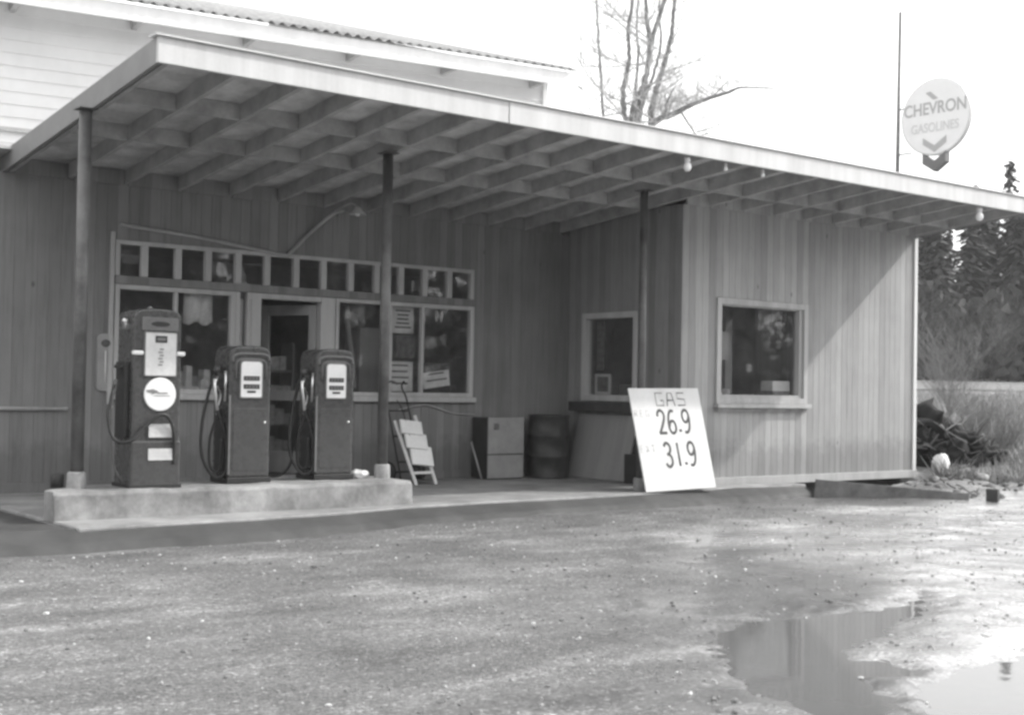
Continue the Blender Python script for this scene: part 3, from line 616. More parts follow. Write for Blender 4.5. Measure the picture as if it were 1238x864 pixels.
# price board
t = tag(empty('price_board', (-1.185, -.66, .004), math.radians(1.5)), 'large white hand lettered GAS price board leaning against the post', 'sign')
pv = Matrix.Translation((0, 0, 0)) @ Matrix.Rotation(math.radians(-14.5), 4, 'X') @ Matrix.Rotation(math.radians(2.4+(-3.2)), 4, 'Y')
BW, BH = 1.16, 1.20
mb = MB(); mb.box(0, BW, -.008, .008, 0, BH, pv); bd = mb.build('board', M['sign'], t, .002)
mb = MB(); mb.box(.03, .07, .009, .03, .03, BH-.05, pv); mb.box(BW-.07, BW-.03, .009, .03, .03, BH-.05, pv); mb.build('batten', M['timber'], t)
def on_board(u, v): return pv @ Matrix.Translation((u*BW, -.0105, v*BH)) @ STAND
GL = {'G': [[(.95, .95), (.05, .95), (.05, .05), (.95, .05), (.95, .42), (.62, .42)]], 'A': [[(.0, 0), (.22, .95), (.72, .95), (.98, 0)], [(.10, .42), (.88, .42)]], 'S': [[(.95, .95), (.06, .95), (.06, .55), (.94, .48), (.94, .05), (.02, .05)]],
      '2': [[(.04, .74), (.10, .90), (.34, 1.0), (.62, .97), (.82, .84), (.80, .66), (.60, .45), (.30, .20), (.05, .02), (.05, .015), (.40, .015), (.90, .015)]], '6': [[(.82, .95), (.50, .98), (.22, .82), (.06, .50), (.07, .20), (.28, .02), (.58, .01), (.82, .14), (.86, .34), (.70, .50), (.44, .53), (.20, .42), (.09, .28)]],
      '9': [[(.12, .04), (.44, .02), (.74, .18), (.88, .50), (.86, .80), (.66, .98), (.36, .99), (.12, .86), (.08, .66), (.24, .50), (.50, .47), (.74, .58), (.86, .72)]], '3': [[(.08, .86), (.30, .99), (.60, .98), (.80, .84), (.76, .66), (.54, .54), (.38, .53), (.38, .525), (.62, .50), (.84, .36), (.82, .14), (.58, .01), (.30, .01), (.06, .14)]], '1': [[(.5, 1), (.5, .5), (.5, 0)]],
      'R': [[(0, 0), (0, 1), (.7, 1), (.8, .75), (.6, .52), (0, .5)], [(.4, .5), (.85, 0)]], 'E': [[(.8, 1), (0, 1), (0, 0), (.8, 0)], [(0, .52), (.6, .52)]], 'X': [[(0, 1), (.85, 0)], [(.85, 1), (0, 0)]], 'T': [[(0, 1), (.9, 1)], [(.45, 1), (.45, 0)]]}
def letters(word, u0, v0, w, h, gap, th, m, curved=True, slant=.0):
    """hand painted strokes on the board; u0, v0 is the foot of the first letter in metres"""
    u = u0; mb = MB()
    for ch in word:
        if ch == '.':
            mb.tube([(u+.02, 0, .012+v0), (u+.02, 0, .045+v0)], th*.62, 10); u += .075; continue
        for path in GL[ch]:
            pts = [(u+x*w+slant*z*h, 0, v0+z*h) for x, z in path]
            if curved and len(pts) > 3: pts = spline(pts, 5)
            if len(pts) == 3 or not curved: pts = [Vector(p) for p in pts]
            mb.tube(pts, th/2, 8)
        u += (w if ch != '1' else w*.9)+gap
    mb.v = [tuple(pv @ Vector((x, -.0085+y*.06, z))) for x, y, z in mb.v]
    return mb.build('lettering', m, t, fix=False)
letters('GAS', .405, .985, .135, .165, .045, .016, flat('grey_thin_letters', .06), False)
letters('26.9', .385, .665, .135, .27, .030, .036, M['ink'])
letters('31.9', .395, .275, .135, .275, .030, .036, M['ink'])
letters('REG', .03, .865, .055, .075, .035, .012, flat('board_faded_letters', .36), False)
letters('EXT', .03, .455, .055, .075, .035, .012, flat('board_faded_letters', .36), False)
# thermometer
t = tag(empty('thermometer_plate', (-6.36, YM-.015, 1.04)), 'long pale thermometer plate on the wall left of the shop windows', 'thermometer')
mb = MB(); mb.prism(rrect(.085, .30, .05, 0, .30), -.012, .012); mb.build('plate', M['cream'], t)
mb = MB(); mb.prism([(.05*math.cos(a*PI/8), .50+.04*math.sin(a*PI/8)) for a in range(16)], -.016, -.0125); mb.build('emblem', M['paperpic'], t)
mb = MB(); mb.tube([(0, -.016, .08), (0, -.016, .42)], .006, 8); mb.build('glass_tube', M['face'], t)

# ================================================================== store behind
e0 = Vector((-5.93, 4.19, 0)); e1 = Vector((.82, 3.16, 0)); ang = math.atan2(e1.y-e0.y, e1.x-e0.x)
sb = empty('store_building', e0, ang); tag(sb, 'tall white clapboard building with a corrugated iron roof behind the station', 'building')
S1 = 6.69; ZE = 5.70
mb = MB(); n = 0; z = 2.9; lap = .155
while z < ZE+.02:
    mb.add([(-6, .448, z), (S1, .448, z), (S1, .462, z+lap), (-6, .462, z+lap), (-6, .462, z), (S1, .462, z)], [(0, 1, 2, 3), (4, 5, 1, 0)]); z += lap
mb.build('wall', M['clap'], sb, fix=False)
mb = MB(); gp = [(.465, 0), (13.4, 0), (13.4, ZE+4.02), (.465, ZE+.13)]
mb.add([(x, y, z) for x in (S1-.03, S1-.002) for y, z in gp], [(0, 1, 2, 3), (7, 6, 5, 4), (0, 4, 5, 1), (1, 5, 6, 2), (2, 6, 7, 3), (3, 7, 4, 0)]); mb.build('gable_wall', M['clap'], sb)
mb = MB(); mb.box(S1-.07, S1+.012, .425, .447, 2.9, ZE-.02); mb.build('corner_board', M['white'], sb)
mb = MB(); mb.box(-6, -.35, .41, .446, 4.115, 4.165); mb.build('belt_board', M['cream'], sb)
mb = MB(); mb.box(-6, S1+.12, -.005, .02, ZE-.15, ZE+.05); mb.build('fascia', M['white'], sb, .003)
mb = MB(); mb.box(-6, S1+.12, .022, .446, ZE-.03, ZE-.015); mb.build('soffit', M['white'], sb)
for i in range(-4, 5):
    mb = MB(); x = .66+1.44*i; mb.box(x-.03, x+.03, .03, .446, ZE-.145, ZE-.032); mb.build('bracket', M['cream'], sb)
# corrugated roof: waves run down the slope
mb = MB(); per = .15; amp = .022; nx = int((S1+.2+6)/per*8); pit = math.tan(math.radians(ROOFP)) if 'ROOFP' in globals() else math.tan(math.radians(17))
xs_ = [-6+(S1+.22+6)*i/nx for i in range(nx+1)]
def rz_(x, y, o): return ZE+.085+amp*math.sin(2*PI*x/per)+(y+.06)*pit+o
vs = [(x, y, rz_(x, y, o)) for o in (0, -.006) for y in (-.06, 13.5) for x in xs_]; m_ = nx+1
fs = []
for o in (0, 2*m_):
    for i in range(nx): fs.append((o+i, o+i+1, o+m_+i+1, o+m_+i))
for i in range(nx): fs.append((i, 2*m_+i, 2*m_+i+1, i+1))
mb.add(vs, fs, True); mb.build('roof', M['roofmetal'], sb, fix=True)

# ================================================================== brand sign on its pole
DS = Vector((14.63, 6.48, 7.56))
t = tag(empty('sign_pole', (DS.x-.24*-1.0, DS.y+.97, 0)), 'round white gasoline sign hung on a thin pole behind the canopy', 'sign')
t.location = (DS.x+(-.04)*.98, DS.y+.999*.98, 0)
# sign frame: local x along (.24,-.97) i.e. away from the pole towards the road
sg = math.atan2(-.999, .04); t.rotation_euler = (0, 0, sg)
mb = MB(); mb.tube([(-.06, 0, -.2), (-.04, 0, 6.0), (.0, 0, 10.2)], [.055, .05, .035], 12); mb.build('pole', M['steel'], t)
mb = MB()
for z in (DS.z+.32, DS.z-.75): mb.tube([(-.03, 0, z), (.35, 0, z)], .018, 8)
mb.build('bracket', M['steel'], t)
R = .875; cx = .98
mb = MB(); mb.lathe([(0, -.06), (R-.03, -.06), (R, -.045), (R, .045), (R-.03, .06), (0, .06)], (cx, 0, DS.z), 64, 'Y', False); mb.build('disc', M['signdisc'], t)
mb = MB(); mb.lathe([(R+.002, -.05), (R+.014, -.05), (R+.014, .05), (R+.002, .05)], (cx, 0, DS.z), 64, 'Y', False); mb.build('rim', flat('sign_rim', .45, .4), t)
# chevron bars; the lower one hangs below the disc
def vee(x, z, w, h, th, m, y0, y1, nm):
    mb = MB(); mb.prism([(x-w, z+h), (x-w, z+h-th), (x, z-th), (x+w, z+h-th), (x+w, z+h), (x, z)], y0, y1); return mb.build(nm, m, t)
vee(cx, DS.z-.66, .30, .20, .15, M['signink'], -.072, -.062, 'chevron_bar')
vee(cx, DS.z-1.02, .30, .20, .24, M['signdark'], -.09, .09, 'chevron_bar')
text_mesh('lettering', 'CHEVRON', .40, M['signink'], t, Matrix.Translation((cx, -.064, DS.z+.20)) @ STAND, .86, .003, .006)
text_mesh('lettering', 'GASOLINES', .30, M['signpale'], t, Matrix.Translation((cx, -.064, DS.z-.24)) @ STAND, .80, .003, .003)
mb = MB(); mb.prism([(cx-.24, DS.z+.58), (cx-.12, DS.z+.60), (cx+.08, DS.z+.42), (cx-.04, DS.z+.40)], -.070, -.062); mb.build('emblem', M['signink'], t)
# thin damp air
def haze():
    mb = MB(); mb.box(-760, 760, -760, 760, -1.6, 24); m = bpy.data.materials.new('damp_air'); m.use_nodes = True; nt = m.node_tree
    nt.nodes.remove(nt.nodes['Principled BSDF']); v = nt.nodes.new('ShaderNodeVolumePrincipled'); v.inputs['Color'].default_value = g(.9); v.inputs['Density'].default_value = .0007
    L(nt, v.outputs[0], nt.nodes['Material Output'].inputs['Volume']); o = mb.build('haze', m); o['kind'] = 'stuff'; o['label'] = 'thin damp air over the yard and the bank'; o['category'] = 'haze'
haze()
# ================================================================== camera
CAM = Vector((-11.371, -11.352, 1.14)); YAW, PIT, ROLL = .6575188, .0237339, .0176882
fw = Vector((math.sin(YAW)*math.cos(PIT), math.cos(YAW)*math.cos(PIT), math.sin(PIT)))
rt = Vector((math.cos(YAW), -math.sin(YAW), 0)); up = rt.cross(fw)
r2 = rt*math.cos(ROLL)+up*math.sin(ROLL); u2 = -rt*math.sin(ROLL)+up*math.cos(ROLL)
# ================================================================== ground
def sstep(a, b, x):
    t = np.clip((x-a)/(b-a), 0, 1); return t*t*(3-2*t)
def vnoise(x, y, seed):
    xi = np.floor(x).astype(np.int64); yi = np.floor(y).astype(np.int64); fx = x-xi; fy = y-yi
    def h(i, j):
        n = (i*374761393+j*668265263+seed*974711) & 0x7fffffff; n = ((n ^ (n >> 13))*1274126177) & 0x7fffffff; return ((n ^ (n >> 16)) & 0xffff)/65535.
    u = fx*fx*(3-2*fx); v = fy*fy*(3-2*fy)
    return (h(xi, yi)*(1-u)+h(xi+1, yi)*u)*(1-v)+(h(xi, yi+1)*(1-u)+h(xi+1, yi+1)*u)*v
def fbm(x, y, seed, o=4):
    a = 0; w = .5; f = 1.
    for i in range(o): a = a+w*vnoise(x*f+i*17.3, y*f-i*9.1, seed+i); w *= .5; f *= 2.03
    return a
POOLS = [[(-6.31, -6.56), (-5.72, -6.28), (-5.27, -6.23), (-4.75, -6.31), (-3.93, -6.18), (-4.13, -6.44), (-4.8, -6.79), (-5.36, -6.89), (-5.79, -6.97), (-5.96, -7.24), (-5.97, -7.51), (-6.04, -7.7), (-6.3, -7.7), (-6.51, -7.9), (-6.68, -8.2), (-7.03, -8.47), (-7.2, -8.07), (-7.0, -7.69), (-6.77, -7.2)],
  [(-6.25, -7.69), (-5.62, -7.67), (-4.74, -7.69), (-5.3, -8.47), (-6.31, -8.95), (-7.16, -8.38)]]
OLD = [(-8.85, -7.25), (-8.5, -6.92), (-8.14, -6.88), (-7.82, -6.97), (-7.54, -7.04), (-7.21, -7.1), (-7.12, -7.42), (-7.15, -7.82), (-7.42, -8.2)]
def sdpoly(x, y, P):
    d = np.full(x.shape, 1e9); ins = np.zeros(x.shape, bool); n = len(P)
    for i in range(n):
        ax, ay = P[i]; bx, by = P[(i+1) % n]; ex, ey = bx-ax, by-ay
        t = np.clip(((x-ax)*ex+(y-ay)*ey)/(ex*ex+ey*ey), 0, 1); d = np.minimum(d, np.hypot(x-ax-t*ex, y-ay-t*ey))
        c = ((ay > y) != (by > y)) & (x < ex*(y-ay)/(ey+1e-12)+ax); ins ^= c
    return np.where(ins, d, -d)
WATER = -.172
def depth_of(x, y): return (x-CAM.x)*math.sin(YAW)+(y-CAM.y)*math.cos(YAW)
def ground_z(x, y):
    x = np.asarray(x, float); y = np.asarray(y, float); D = depth_of(x, y)
    near = sstep(30, 14, D)
    z = -.148+near*((fbm(x*.9, y*.9, 3)-.47)*.035+(fbm(x*4, y*4, 11)-.47)*.022)
    pool = np.full(x.shape, -9.)
    for P_ in POOLS: pool = np.maximum(pool, sdpoly(x, y, P_))
    pn = pool+(fbm(x*2.2, y*2.2, 5)-.47)*.42+(fbm(x*9, y*9, 8)-.47)*.26
    z = z-sstep(-.24, .26, pn)*.048
    rise = np.interp(D, [15.5, 16.5, 18, 21, 24, 35, 48, 60, 82, 130, 250, 700], [0, .05, .18, .33, .45, .75, 1.05, 1.50, 2.6, 3.4, 5, 9])
    gate = np.maximum(sstep(2.2, 4.6, x)*sstep(-9.5, -4.5, y-(-x*.0)), sstep(8.5, 12, y))
    inside = (x > -.1) & (x < 4.74) & (y > -.12) & (y < 7.6)
    gate = np.where(inside, gate*.2*sstep(3, 6, y), gate)
    z = z+rise*gate
    # dirt mound by the right corner of the wing
    z = z+.09*np.exp(-(((x-3.35)/.75)**2+((y+1.25)/.55)**2))*np.where(inside, 0, 1)
    z = z+gate*near*((fbm(x*1.7, y*1.7, 21)-.47)*.22+(fbm(x*6, y*6, 22)-.47)*.10)*sstep(15.8, 17.5, D)
    z = z-.13*sstep(1.4, 2.2, x)*sstep(5.3, 4.5, x)*sstep(-.95, -.25, y)*sstep(1.2, .3, y)
    return z, pool
def axis(lo, hi, st, far):
    a = list(np.arange(lo, hi+1e-9, st)); s = st
    p = hi
    while p < far: s = min(s*1.12, 25); p += s; a.append(p)
    p = lo; s = st; b = []
    while p > -far: s = min(s*1.12, 25); p -= s; b.append(p)
    return np.array(b[::-1]+a)
gx = axis(-11.5, 6, .04, 700); gy = axis(-9.2, .5, .04, 700)
GX, GY = np.meshgrid(gx, gy); GZ, PL = ground_z(GX, GY)
nx, ny = len(gx), len(gy)
me = bpy.data.meshes.new('ground'); me.vertices.add(nx*ny)
me.vertices.foreach_set('co', np.stack([GX, GY, GZ], -1).reshape(-1).astype(np.float32))
idx = np.arange(nx*ny).reshape(ny, nx); q = np.stack([idx[:-1, :-1], idx[:-1, 1:], idx[1:, 1:], idx[1:, :-1]], -1).reshape(-1, 4)
me.loops.add(q.size); me.loops.foreach_set('vertex_index', q.reshape(-1).astype(np.int32))
me.polygons.add(len(q)); me.polygons.foreach_set('loop_start', (np.arange(len(q))*4).astype(np.int32)); me.polygons.foreach_set('loop_total', np.full(len(q), 4, np.int32))
me.polygons.foreach_set('use_smooth', np.ones(len(q), bool))
me.update(calc_edges=True); me.validate()
Dg = depth_of(GX, GY)
damp = np.clip(sstep(-.35, .08, PL+(fbm(GX*1.3, GY*1.3, 31)-.47)*.7), 0, 1)
damp = np.maximum(damp, .85*sstep(.42, .62, fbm(GX*.45+3, GY*.8, 41))*sstep(-7.5, -2.5, GX+(-GY-5)*.4))
WET = [(-2.24, -2.67), (-0.2, -2.4), (2.83, -2.88), (1.88, -4.89), (-6.23, -9.01), (-8.04, -7.79), (-6.9, -6.79)]
damp = np.maximum(damp, sstep(-.7, .5, sdpoly(GX, GY, WET)+(fbm(GX*1.2, GY*1.2, 33)-.47)*1.5)*(.72+.28*fbm(GX*3, GY*3, 34)*2))
damp = np.maximum(damp, .9*sstep(-.25, .3, sdpoly(GX, GY, OLD)+(fbm(GX*2, GY*2, 39)-.47)*.5)); damp = np.clip(damp, 0, 1)
field = sstep(15.6, 17.2, Dg+(fbm(GX*1.1, GY*1.1, 51)-.47)*2.2)*np.maximum(sstep(3.0, 4.6, GX), sstep(9, 12, GY))
glare_paint = sstep(-.3, .9, sdpoly(GX, GY, [(-2.6, -2.6), (0.3, -1.5), (2.4, -1.9), (6.5, -1.6), (6, -8), (-5.23, -9.01), (-5.9, -7.5), (-4.2, -5.9)])+(fbm(GX*1.2, GY*1.2, 37)-.47)*1.2)  # mask for the sky glare painted into the ground colour on the right
for nm, arr in (('glare_paint', glare_paint), ('damp', damp), ('field', field)):
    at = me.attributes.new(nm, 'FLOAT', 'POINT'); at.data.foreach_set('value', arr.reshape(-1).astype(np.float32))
def ground_mat():
    m, nt, b = new_mat('gravel_yard'); tc = N(nt, 'ShaderNodeTexCoord'); o = tc.outputs['Object']
    dm = N(nt, 'ShaderNodeAttribute', attribute_name='damp'); fd = N(nt, 'ShaderNodeAttribute', attribute_name='field')
    n1 = N(nt, 'ShaderNodeTexNoise', Scale=.9, Detail=6, Roughness=.6); L(nt, o, n1.inputs['Vector'])
    n2 = N(nt, 'ShaderNodeTexNoise', Scale=34, Detail=6, Roughness=.75); L(nt, o, n2.inputs['Vector'])
    v1 = N(nt, 'ShaderNodeTexVoronoi', Scale=62); L(nt, o, v1.inputs['Vector'])
    base = ramp(nt, n1.outputs[0], [(.30, .10), (.5, .143), (.70, .215)]).outputs[0]
    fine = ramp(nt, n2.outputs[0], [(.32, .56), (.5, .97), (.68, 1.5)]).outputs[0]
    sp = N(nt, 'ShaderNodeSeparateColor'); L(nt, v1.outputs['Color'], sp.inputs[0])
    st_ = ramp(nt, sp.outputs[0], [(.0, .70), (.55, 1.0), (.9, 1.1), (.97, 1.9)]).outputs[0]
    c = mix(nt, 1.0, mix(nt, 1.0, base, fine, 'MULTIPLY'), st_, 'MULTIPLY')
    mpb = N(nt, 'ShaderNodeMapping'); mpb.inputs['Rotation'].default_value = (0, 0, .66); mpb.inputs['Scale'].default_value = (.8, 2.2, 1); L(nt, o, mpb.inputs[0])
    nb = N(nt, 'ShaderNodeTexNoise', Scale=1.1, Detail=7, Roughness=.68); L(nt, mpb.outputs[0], nb.inputs['Vector'])
    c = mix(nt, 1.0, c, ramp(nt, nb.outputs[0], [(.28, .50), (.44, .86), (.56, 1.05), (.70, 1.75)]).outputs[0], 'MULTIPLY')
    dark = mix(nt, 1.0, c, .95, 'MULTIPLY'); c = mix(nt, dm.outputs['Fac'], c, dark)
    n3 = N(nt, 'ShaderNodeTexNoise', Scale=2.5, Detail=8, Roughness=.72); L(nt, o, n3.inputs['Vector'])
    wt = N(nt, 'ShaderNodeAttribute', attribute_name='glare_paint'); c = mix(nt, wt.outputs['Fac'], c, mix(nt, 1.0, c, 2.6, 'MULTIPLY'))  # gravel colour lightened here to imitate wet glare
    fcol = ramp(nt, n3.outputs[0], [(.3, .09), (.45, .20), (.6, .34), (.72, .50)]).outputs[0]
    c = mix(nt, fd.outputs['Fac'], c, fcol); L(nt, c, b.inputs['Base Color'])
    rd = N(nt, 'ShaderNodeMapRange'); L(nt, dm.outputs['Fac'], rd.inputs[0]); rd.inputs[3].default_value = .78; rd.inputs[4].default_value = .24
    L(nt, rd.outputs[0], b.inputs['Roughness'])
    # stones stand up
    h1 = N(nt, 'ShaderNodeMath', operation='MULTIPLY'); L(nt, v1.outputs['Distance'], h1.inputs[0]); h1.inputs[1].default_value = -1.0
    h2 = N(nt, 'ShaderNodeMath', operation='ADD'); L(nt, h1.outputs[0], h2.inputs[0]); L(nt, n2.outputs[0], h2.inputs[1])
    bs = N(nt, 'ShaderNodeMapRange'); L(nt, dm.outputs['Fac'], bs.inputs[0]); bs.inputs[3].default_value = .9; bs.inputs[4].default_value = .16
    bp = N(nt, 'ShaderNodeBump', Distance=.012); L(nt, bs.outputs[0], bp.inputs['Strength']); L(nt, h2.outputs[0], bp.inputs['Height']); L(nt, bp.outputs[0], b.inputs['Normal'])
    # film of water standing between the stones
    cw = N(nt, 'ShaderNodeMath', operation='POWER'); L(nt, dm.outputs['Fac'], cw.inputs[0]); cw.inputs[1].default_value = 1.3; L(nt, cw.outputs[0], b.inputs['Coat Weight']); b.inputs['Coat IOR'].default_value = 1.36
    b.inputs['Coat Roughness'].default_value = .16
    b2 = N(nt, 'ShaderNodeBump', Strength=.10, Distance=.012); L(nt, h2.outputs[0], b2.inputs['Height']); L(nt, b2.outputs[0], b.inputs['Coat Normal'])
    return m
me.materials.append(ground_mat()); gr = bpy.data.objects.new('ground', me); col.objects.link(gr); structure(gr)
# water in the pools
def water_mat():
    m, nt, b = new_mat('pool_water'); b.inputs['Base Color'].default_value = g(.12); b.inputs['Roughness'].default_value = .035; b.inputs['IOR'].default_value = 1.33
    tc = N(nt, 'ShaderNodeTexCoord'); n = N(nt, 'ShaderNodeTexNoise', Scale=7, Detail=3); L(nt, tc.outputs['Object'], n.inputs['Vector'])
    bp = N(nt, 'ShaderNodeBump', Strength=.05, Distance=.01); L(nt, n.outputs[0], bp.inputs['Height']); L(nt, bp.outputs[0], b.inputs['Normal']); return m
M['water'] = water_mat()
for P_ in POOLS:
    c = np.mean(P_, 0); mb = MB(); q = [(c[0]+(x-c[0])*1.5, c[1]+(y-c[1])*1.5) for x, y in P_]
    x0, x1 = min(p[0] for p in P_)-.3, max(p[0] for p in P_)+.3; y0, y1 = min(p[1] for p in P_)-.3, max(p[1] for p in P_)+.3
    mb.add([(x0, y0, 0), (x1, y0, 0), (x1, y1, 0), (x0, y1, 0)], [(0, 1, 2, 3)]); o = mb.build('water', M['water']); o.location.z = WATER+random.uniform(-.001, .001); structure(o)
# dark asphalt strip along the apron
inner = [(-11.5, -1.2), (-7.80, -1.2), (-7.0, -1.2), (-6.3, -1.15), (-5.4, -1.0), (-4.5, -.82), (-3.4, -.72), (-2.2, -.68), (-1.1, -.62), (0, -.48), (.9, -.46), (1.7, -.50)]
outer = [(-11.5, -1.9), (-8.4, -1.62), (-7.0, -1.60), (-6.3, -1.56), (-5.4, -1.40), (-4.5, -1.22), (-3.4, -1.08), (-2.2, -.98), (-1.1, -.95), (0, -.88), (.9, -.75), (1.7, -.60)]
mb = MB(); xs2 = np.linspace(-11.5, 1.7, 260); yi = np.interp(xs2, [p[0] for p in inner], [p[1] for p in inner]); yo = np.interp(xs2, [p[0] for p in outer], [p[1] for p in outer])+(fbm(xs2*1.5, xs2*0, 61)-.47)*.16+(fbm(xs2*9, xs2*0, 62)-.47)*.06
vs = []; K = 7
for i, x in enumerate(xs2):
    for k in range(K):
        f = k/(K-1); vs.append((x, yi[i]*(1-f)+yo[i]*f, -.010-.108*f-(.04 if k == K-1 else 0)))
mb.add(vs, [(i*K+k, i*K+k+1, (i+1)*K+k+1, (i+1)*K+k) for i in range(len(xs2)-1) for k in range(K-1)], True)
structure(mb.build('asphalt_strip', M['asphalt']))
# left of the apron: dark damp asphalt up to the wall
mb = MB(); mb.add([(-11.5, -1.19, -.02), (-7.83, -1.19, -.02), (-7.83, YM+.05, -.03), (-11.5, YM+.05, -.03)], [(0, 1, 2, 3)]); structure(mb.build('asphalt_pavement', M['asphalt']))

# pebbles on the yard (nobody could count them)
mb = []; bm = bmesh.new(); bmesh.ops.create_icosphere(bm, subdivisions=1, radius=1); bv = np.array([v.co[:] for v in bm.verts]); bf = np.array([[v.index for v in f.verts] for f in bm.faces]); bm.free()
NP = 5200; px = rng.uniform(-11.2, 3.5, NP*2); py = rng.uniform(-9.0, -1.2, NP*2)
Dp = depth_of(px, py); keep = (Dp > 4.2) & (rng.random(NP*2) < .75) & (py < np.interp(px, [p[0] for p in outer], [p[1] for p in outer])-.05); px, py = px[keep][:NP], py[keep][:NP]
pz, pp = ground_z(px, py); dry = pz > WATER-.004; px, py, pz = px[dry], py[dry], pz[dry]; n_ = len(px)
sz = .004+.011*rng.random(n_)**3+np.where(rng.random(n_) < .006, rng.uniform(.006, .016, n_), 0)
V = bv[None]*(sz[:, None, None]*(1+rng.uniform(-.3, .4, (n_, 1, 3))))*np.array([1, 1, .7])+rng.normal(0, .12, (n_, 12, 3))*sz[:, None, None]+np.stack([px, py, pz+sz*.25], -1)[:, None]
F = (bf[None]+(np.arange(n_)*12)[:, None, None]).reshape(-1, 3)
me = bpy.data.meshes.new('gravel'); me.from_pydata(V.reshape(-1, 3).tolist(), [], F.tolist())
def stone_mat():
    m, nt, b = new_mat('loose_stones'); ge = N(nt, 'ShaderNodeNewGeometry'); r = ramp(nt, ge.outputs['Random Per Island'], [(0, .10), (.5, .20), (.85, .34), (1, .6)]); L(nt, r.outputs[0], b.inputs['Base Color']); b.inputs['Roughness'].default_value = .6; return m
me.materials.append(stone_mat()); o = bpy.data.objects.new('gravel', me); col.objects.link(o); o['kind'] = 'stuff'; o['label'] = 'loose pebbles scattered over the damp yard'; o['category'] = 'gravel'

def gz(x, y): return float(ground_z(np.array([x]), np.array([y]))[0][0])
# ================================================================== right side clutter
mb = MB()
n = 14; A = Vector((1.80, -.62)); B = Vector((2.75, -2.15))
for i in range(n): pass
mb.box(0, 1.85, -.03, .03, -.14, .14); o = mb.build('timber_plank', M['timber'], None, .01); o.location = (1.80, -.60, -.075); o.rotation_euler = (math.radians(-8), math.radians(3.5), math.radians(-52)); tag(o, 'weathered plank on edge holding back the dirt beside the wing', 'plank')
# upturned stump with roots
def blob(mb, c, r, seed, sq=(1, 1, 1), sub=3, amp=.28):
    bm = bmesh.new(); bmesh.ops.create_icosphere(bm, subdivisions=sub, radius=1); rs = random.Random(seed); ph = [rs.uniform(0, 6) for _ in range(6)]
    vs = []
    for v in bm.verts:
        q = v.co; k = 1+amp*(math.sin(q.x*3+ph[0])*math.cos(q.y*3.4+ph[1])+.6*math.sin(q.z*5+ph[2])*math.cos(q.x*6+ph[3])+.4*math.sin(q.y*11+ph[4])*math.sin(q.z*9+ph[5])+(.5*math.sin(q.x*19+ph[1])*math.sin(q.z*23+ph[0])*math.cos(q.y*17) if sub == 4 else 0))
        vs.append((c[0]+q.x*r*k*sq[0], c[1]+q.y*r*k*sq[1], c[2]+q.z*r*k*sq[2]))
    fs = [tuple(v.index for v in f.verts) for f in bm.faces]; bm.free(); mb.add(vs, fs, True)
def heap(name, label, x, y, lumps, nst, seed, R):
    p = Vector((x, y, gz(x, y)-.05)); t = tag(empty(name, p), label, 'heap'); rnd = random.Random(seed)
    mb = MB()
    for k, (a, b, c, r, sq) in enumerate(lumps): blob(mb, (a*1.15, b*1.15, c*1.15), r*1.15, seed+k, sq, 4, .46)
    mb.build('root_mass', M['rootwood'], t)
    mb = MB()
    for k in range(nst):
        a = Vector((rnd.uniform(-R, R), rnd.uniform(-R, R), rnd.uniform(0, .5))); d = Vector((rnd.uniform(-1, 1), rnd.uniform(-1, 1), rnd.uniform(-.1, .8))).normalized(); ln = rnd.uniform(.25, .75)
        m_ = a+d*ln*.5+Vector((rnd.uniform(-.06, .06), rnd.uniform(-.06, .06), rnd.uniform(-.05, .05))); r = rnd.uniform(.006, .02); mb.tube([a, m_, a+d*ln], [r, r*.8, r*.4], 5)
    mb.build('sticks', M['timber'], t); return t
heap('root_heap', 'black heap of grubbed out roots just behind the corner of the wing', 5.75, .75, [(-.15, .1, .35, .42, (1, 1, 1.1)), (-.35, .1, .68, .24, (1, 1, 1.0)), (.25, -.1, .25, .32, (1.2, 1, .8))], 90, 3, .6)
heap('root_heap', 'smaller dark knob of roots lying right of the tyre', 5.95, .0, [(0, 0, .35, .20, (1, 1, .9)), (.2, -.15, .18, .24, (1.2, 1, .7)), (-.2, .1, .2, .26, (1, 1, .8))], 70, 13, .45)
# tyre leaning on the stump
t = tag(empty('tyre', (5.56, .46, gz(5.56, .46)+.02)), 'old black tyre leaning against the root heap by the wall corner', 'tyre'); t.rotation_euler = (math.radians(16), 0, math.radians(-35))
prof = [(.20, -.05), (.24, -.085), (.31, -.09), (.345, -.065), (.35, 0), (.345, .065), (.31, .09), (.24, .085), (.20, .05)]
mb = MB(); mb.lathe(prof, (0, 0, .35), 36, 'Y'); mb.build('casing', M['black'], t)
mb = MB(); mb.lathe([(.0, -.02), (.06, -.035), (.10, -.02), (.19, -.045), (.205, -.05), (.205, .05), (.0, .05)], (0, 0, .35), 28, 'Y'); mb.build('rim', M['steel'], t)
mb = MB(); blob(mb, (0, 0, .10), .15, 9, (1.0, .8, 1.0), 3, .18); o = mb.build('paper_sack', M['face']); o.location = (4.95, -.30, gz(4.95, -.30)+.06); tag(o, 'crumpled white sack on the dirt beside the tyre', 'sack')
mb = MB(); mb.box(-.07, .07, -.07, .07, 0, .16); o = mb.build('battery', M['darkside'], None, .008); o.location = (3.1, -2.28, gz(3.1, -2.28)-.01); o.rotation_euler = (0, 0, .4); tag(o, 'small black box lying on the dirt at the edge of the yard', 'box'); o.name = 'black_box'
